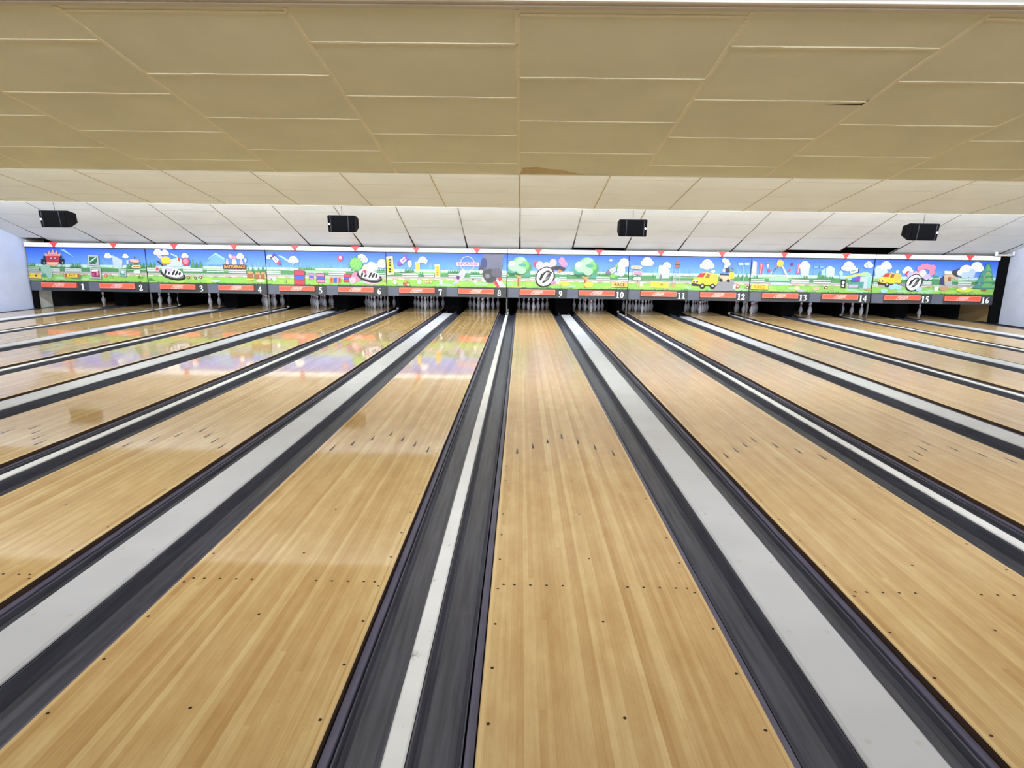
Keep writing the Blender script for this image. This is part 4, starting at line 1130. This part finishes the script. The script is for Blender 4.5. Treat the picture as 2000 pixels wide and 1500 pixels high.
def backdrop(p, w, seed):
    r = random.Random(seed); H = ZT - ZB
    Y = lambda t: ZT - t * H
    band = lambda c, t0, t1: p.poly(c, [(0, Y(t1)), (w, Y(t1)), (w, Y(t0)), (0, Y(t0))])
    n = 14
    for i in range(n):                                       # sky of the print, deep to light
        t0, t1 = 0.50 * i / n, 0.50 * (i + 1) / n
        k = i / (n - 1); key = 'skyband%d' % i
        COL[key] = tuple(a + (b - a) * k for a, b in zip(lin((38, 82, 196)), lin((92, 142, 226))))
        band(key, t0, t1)
    for i in range(26):                                      # bluish far trees
        x = r.uniform(0, w); hh = r.uniform(0.1, 0.22); p.poly('sky3' if i % 2 else 'skyl', [(x - 0.03, Y(0.5)), (x + 0.03, Y(0.5)), (x, Y(0.5) + hh)])
    band('horizon', 0.49, 0.58)
    for i in range(30):
        x = r.uniform(0, w); p.poly('mist', [(x - 0.02, Y(0.58)), (x + 0.02, Y(0.58)), (x, Y(0.58) + r.uniform(0.04, 0.12))])
    pts = [(0, Y(0.76))] + [(w * i / 16, Y(0.575 + 0.025 * math.sin(i * 0.8 + seed))) for i in range(17)] + [(w, Y(0.76))]
    p.poly('hill', pts)
    pts = [(0, Y(0.76))] + [(w * i / 16, Y(0.60 + 0.03 * math.sin(i * 0.55 + seed * 2))) for i in range(17)] + [(w, Y(0.76))]
    p.poly('dkgreen', pts)
    band('road', 0.705, 0.80)
    band('kerbr', 0.765, 0.785)
    n = 20
    for i in range(n):
        if i % 2 == 0: p.poly('kerbw', [(w * i / n, Y(0.80)), (w * (i + 1) / n, Y(0.80)), (w * (i + 1) / n, Y(0.77)), (w * i / n, Y(0.77))])
    pts = [(0, Y(1))] + [(w, Y(1))] + [(w * i / 30, Y(0.80 + 0.012 * math.sin(i * 1.7 + seed))) for i in range(30, -1, -1)]
    p.poly('grass', pts)
    for i in range(8): p.ell('grass2' if i % 3 else 'mint', r.uniform(0.1, w - 0.1), Y(r.uniform(0.86, 0.96)), r.uniform(0.08, 0.25), 0.035)
    for i in range(60):
        x = r.uniform(0.02, w); p.poly('green' if i % 2 else 'dkgrass', [(x - 0.03, Y(1)), (x + 0.03, Y(1)), (x + r.uniform(-0.03, 0.03), Y(1) + r.uniform(0.015, 0.05))])

DIG = {
 '1': ('r', [(.2, .42, 0, 1), (.06, .56, 0, .055)], [[(.2, .97), (.2, .84), (.05, .84), (.05, .88)]]),
 '2': ('s', [[(.10, .70, .15), (.13, .86, .12), (.28, .95, .11), (.42, .87, .18), (.46, .70, .20), (.38, .50, .16), (.22, .28, .11), (.08, .10, .09)]], [[(.04, 0), (.54, 0), (.60, .30), (.54, .30), (.48, .16), (.04, .16)]]),
 '3': ('s', [[(.09, .78, .13), (.14, .91, .08), (.28, .96, .09), (.42, .88, .16), (.45, .74, .19), (.37, .59, .12), (.22, .53, .06)], [(.22, .53, .06), (.40, .48, .13), (.49, .28, .21), (.42, .10, .15), (.26, .035, .08), (.08, .10, .15)]], []),
 '4': ('s', [[(.44, .97, .08), (.05, .33, .08)]], [[(.32, 0), (.50, 0), (.50, 1), (.42, 1), (.32, .9)], [(.01, .25), (.60, .25), (.60, .37), (.01, .37)]]),
 '5': ('s', [[(.16, .93, .07), (.12, .54, .07)], [(.12, .56, .07), (.28, .62, .10), (.45, .49, .19), (.48, .30, .21), (.40, .11, .15), (.24, .035, .08), (.08, .10, .15)]], [[(.14, .84), (.48, .84), (.56, 1), (.14, 1)]]),
 '6': ('s', [[(.52, .97, .05), (.30, .84, .13), (.14, .58, .19), (.12, .32, .21), (.19, .10, .15), (.32, .035, .08), (.45, .12, .15), (.49, .31, .19), (.43, .50, .13), (.30, .56, .07), (.18, .48, .07)]], []),
 '7': ('s', [[(.52, .84, .10), (.36, .48, .17), (.26, 0, .21)]], [[(.03, .70), (.08, .70), (.14, .82), (.58, .82), (.58, .98), (.06, .98)]]),
}
def ring_pts(cx, cy, rx, ry, ix, iy, n=18):
    out = []
    for i in range(n):
        a, b = 2 * math.pi * i / n, 2 * math.pi * (i + 1) / n
        out.append([(cx + rx * math.cos(a), cy + ry * math.sin(a)), (cx + rx * math.cos(b), cy + ry * math.sin(b)), (cx + ix * math.cos(b), cy + iy * math.sin(b)), (cx + ix * math.cos(a), cy + iy * math.sin(a))])
    return out
def stroke(st):
    out = []; P_ = []
    for i, (x, y, w) in enumerate(st):
        a = st[max(0, i - 1)]; b = st[min(len(st) - 1, i + 1)]
        dx, dy = b[0] - a[0], b[1] - a[1]; l = math.hypot(dx, dy) or 1
        nx, ny = -dy / l * w / 2, dx / l * w / 2
        P_.append(((x + nx, y + ny), (x - nx, y - ny)))
    for i in range(len(P_) - 1): out.append([P_[i][0], P_[i][1], P_[i + 1][1], P_[i + 1][0]])
    x, y, w = st[0]; out.append([(x + w * .5 * math.cos(t), y + w * .5 * math.sin(t)) for t in [i * math.pi / 4 for i in range(8)]])
    return out
def digit_polys(d):
    if d == '0': return ring_pts(.3, .5, .29, .51, .11, .44)
    if d == '8': return ring_pts(.3, .745, .24, .255, .10, .185) + ring_pts(.3, .27, .28, .285, .12, .20)
    if d == '9': return [[(.6 - x, 1 - y) for x, y in q] for q in digit_polys('6')]
    k = DIG[d]
    if k[0] == 'r': return [[(a, c), (b, c), (b, e), (a, e)] for a, b, c, e in k[1]] + k[2]
    return [q for st in k[1] for q in stroke(st)] + k[2]

UW = PAIR
def flat(bm, polys, y, th):
    """small raised shapes (letters) standing proud of a panel"""
    for n, q in enumerate(polys):
        ar = sum(q[i][0] * q[(i + 1) % len(q)][1] - q[(i + 1) % len(q)][0] * q[i][1] for i in range(len(q)))
        if abs(ar) < 1e-9: continue
        if ar < 0: q = q[::-1]
        yy = y - th - 0.00004 * n
        a = [bm.verts.new((x, yy, z)) for x, z in q]; bm.faces.new(a)
        b = [bm.verts.new((x, y, z)) for x, z in q]
        for i in range(len(q)): bm.faces.new((a[i], b[i], b[(i + 1) % len(q)], a[(i + 1) % len(q)]))

SCENES = ['red buggy and notice boards', 'zebra kart and the BATTLERACE sign', 'crates and green virus', 'rockets, black smoke and the SPACE sign',
          'two round green trees and a motorbike', 'yellow van and a water tower', 'fairground ride and filling station', 'house, motorbike and a fir tree']
for j in range(8):
    a, b = 2 * j + 1, 2 * j + 2
    root = empty('masking_unit', (UNIT_X[j], Y_MASK, 0.512), f'printed masking unit over lanes {NUM[a]} and {NUM[b]}, with {SCENES[j]}', 'masking unit', 'masking units above the pins')
    dz = 0.512
    JG = [0.006, 0.011, 0.011, 0.004, 0.013, 0.004, 0.004, 0.011, 0.006]   # joints to the neighbours
    g, gr = JG[j], JG[j + 1]
    # art panel
    p = Print(UW)
    backdrop(p, UW, j + 3)
    for it in ART[j]:
        if it[0] == 'p': p.poly(it[1], it[2])
        elif it[0] == 'e': p.ell(it[1], *it[2:])
        else: getattr(p, it[0])(*it[1:])
    for f in p.bm.faces: f.material_index = 0
    for v in p.bm.verts: v.co.z -= dz
    bmb = p.bm; n0 = len(bmb.faces)
    box(bmb, g, UW - gr, 0.0, 0.05, ZB - dz, ZT - dz, 1)
    obj('art_panel', bmb, ['print', 'shadow_gap'], root)
    # white header strip; a dark strip paints the shadow gap under it
    bm = bmesh.new()
    box(bm, g, UW / 2 - 0.002, -0.045, 0.05, 1.738 - dz, 1.852 - dz, 0); box(bm, UW / 2 + 0.002, UW - gr, -0.045, 0.05, 1.738 - dz, 1.852 - dz, 0)
    box(bm, g, UW - gr, -0.012, 0.05, ZT - dz, 1.738 - dz, 1)
    obj('header_strip', bm, ['header', 'shadow_gap'], root)
    for cx in (0.864, 2.558):
        bm = bmesh.new(); t = 0.004
        pts = [(-0.125, 1.868), (0.125, 1.868), (0.085, 1.832), (0.032, 1.762), (0.026, 1.735), (-0.026, 1.735), (-0.032, 1.762), (-0.085, 1.832)]
        va = [bm.verts.new((x, -0.062, z - dz)) for x, z in pts]; vb = [bm.verts.new((x, -0.0455, z - dz)) for x, z in pts]
        bm.faces.new(va[::-1]); bm.faces.new(vb)
        for i in range(len(pts)): bm.faces.new((va[i], va[(i + 1) % len(pts)], vb[(i + 1) % len(pts)], vb[i]))
        bmesh.ops.recalc_face_normals(bm, faces=bm.faces)
        q = obj('triangle_marker', bm, 'red', root); q.location = (cx, 0, 0); q['label'] = 'red triangle pointing down at the lane'
        bm = bmesh.new()
        for s in (-0.018, 0.018): box(bm, s - 0.008, s + 0.008, -0.058, -0.046, 1.705 - dz, 1.735 - dz)
        obj('clip', bm, 'shadow_gap', q)
    # lower board
    bm = bmesh.new(); box(bm, g, UW - gr, -0.03, 0.05, 0.0, 0.786 - dz)
    lb = obj('lower_board', bm, 'panel_dark', root)
    for i, x0 in enumerate((0.042, 1.700)):
        bm = bmesh.new(); box(bm, x0, x0 + 0.310, -0.036, -0.03, 0.008, 0.262)
        q = obj('access_plate', bm, 'panel_light', lb); q['label'] = 'lighter blue grey plate'
        bx = x0 + 0.320 + (0.0 if i == 0 else 0.012)
        bm = bmesh.new(); box(bm, bx, bx + 1.0, -0.072, -0.03, 0.098, 0.238, 0)
        for q4 in ((bx, bx + 1.0, 0.226, 0.238), (bx, bx + 1.0, 0.098, 0.110), (bx, bx + 0.014, 0.098, 0.238), (bx + 0.986, bx + 1.0, 0.098, 0.238)): box(bm, q4[0] + 0.004, q4[1] - 0.004, -0.0745, -0.072, q4[2] + 0.002, q4[3] - 0.002, 1)
        br = obj('sign_bar', bm, ['bar', 'bar_edge'], lb); br['label'] = 'orange red bar with pale slanted lettering'
        # pale slanted script in the middle of the bar (not legible in the photo)
        bm = bmesh.new(); polys = []
        c0 = bx + 0.49
        polys += stroke([(c0 - 0.17, 0.122, 0.012), (c0 - 0.10, 0.19, 0.022), (c0 - 0.055, 0.215, 0.02), (c0 - 0.085, 0.128, 0.02)])
        for k in range(5):
            x = c0 - 0.055 + 0.042 * k
            polys += stroke([(x, 0.13, 0.016), (x + 0.03, 0.195 + (0.016 if k in (1, 2, 4) else 0), 0.020)]); polys += stroke([(x + 0.03, 0.19, 0.012), (x + 0.044, 0.135, 0.014)])
        polys += stroke([(c0 - 0.16, 0.116, 0.010), (c0 + 0.08, 0.119, 0.010)]); polys += stroke([(c0 - 0.05, 0.212, 0.012), (c0 + 0.185, 0.205, 0.016)])
        flat(bm, polys, -0.0746, 0.0008)
        obj('script', bm, 'script', br)
        # lane number
        s_ = str(a + i); h_ = 0.170; bm = bmesh.new(); polys = []
        x = bx + 1.155 - (0.058 if len(s_) > 1 else 0)
        for ch in s_:
            polys += [[(x - 0.051 + u * h_ * 1.0, 0.042 + v * h_) for u, v in q_] for q_ in digit_polys(ch)]; x += 0.116
        flat(bm, polys, -0.0302, 0.004)
        q = obj('lane_number', bm, 'digit', lb); q['label'] = f'white serif numeral {s_}'
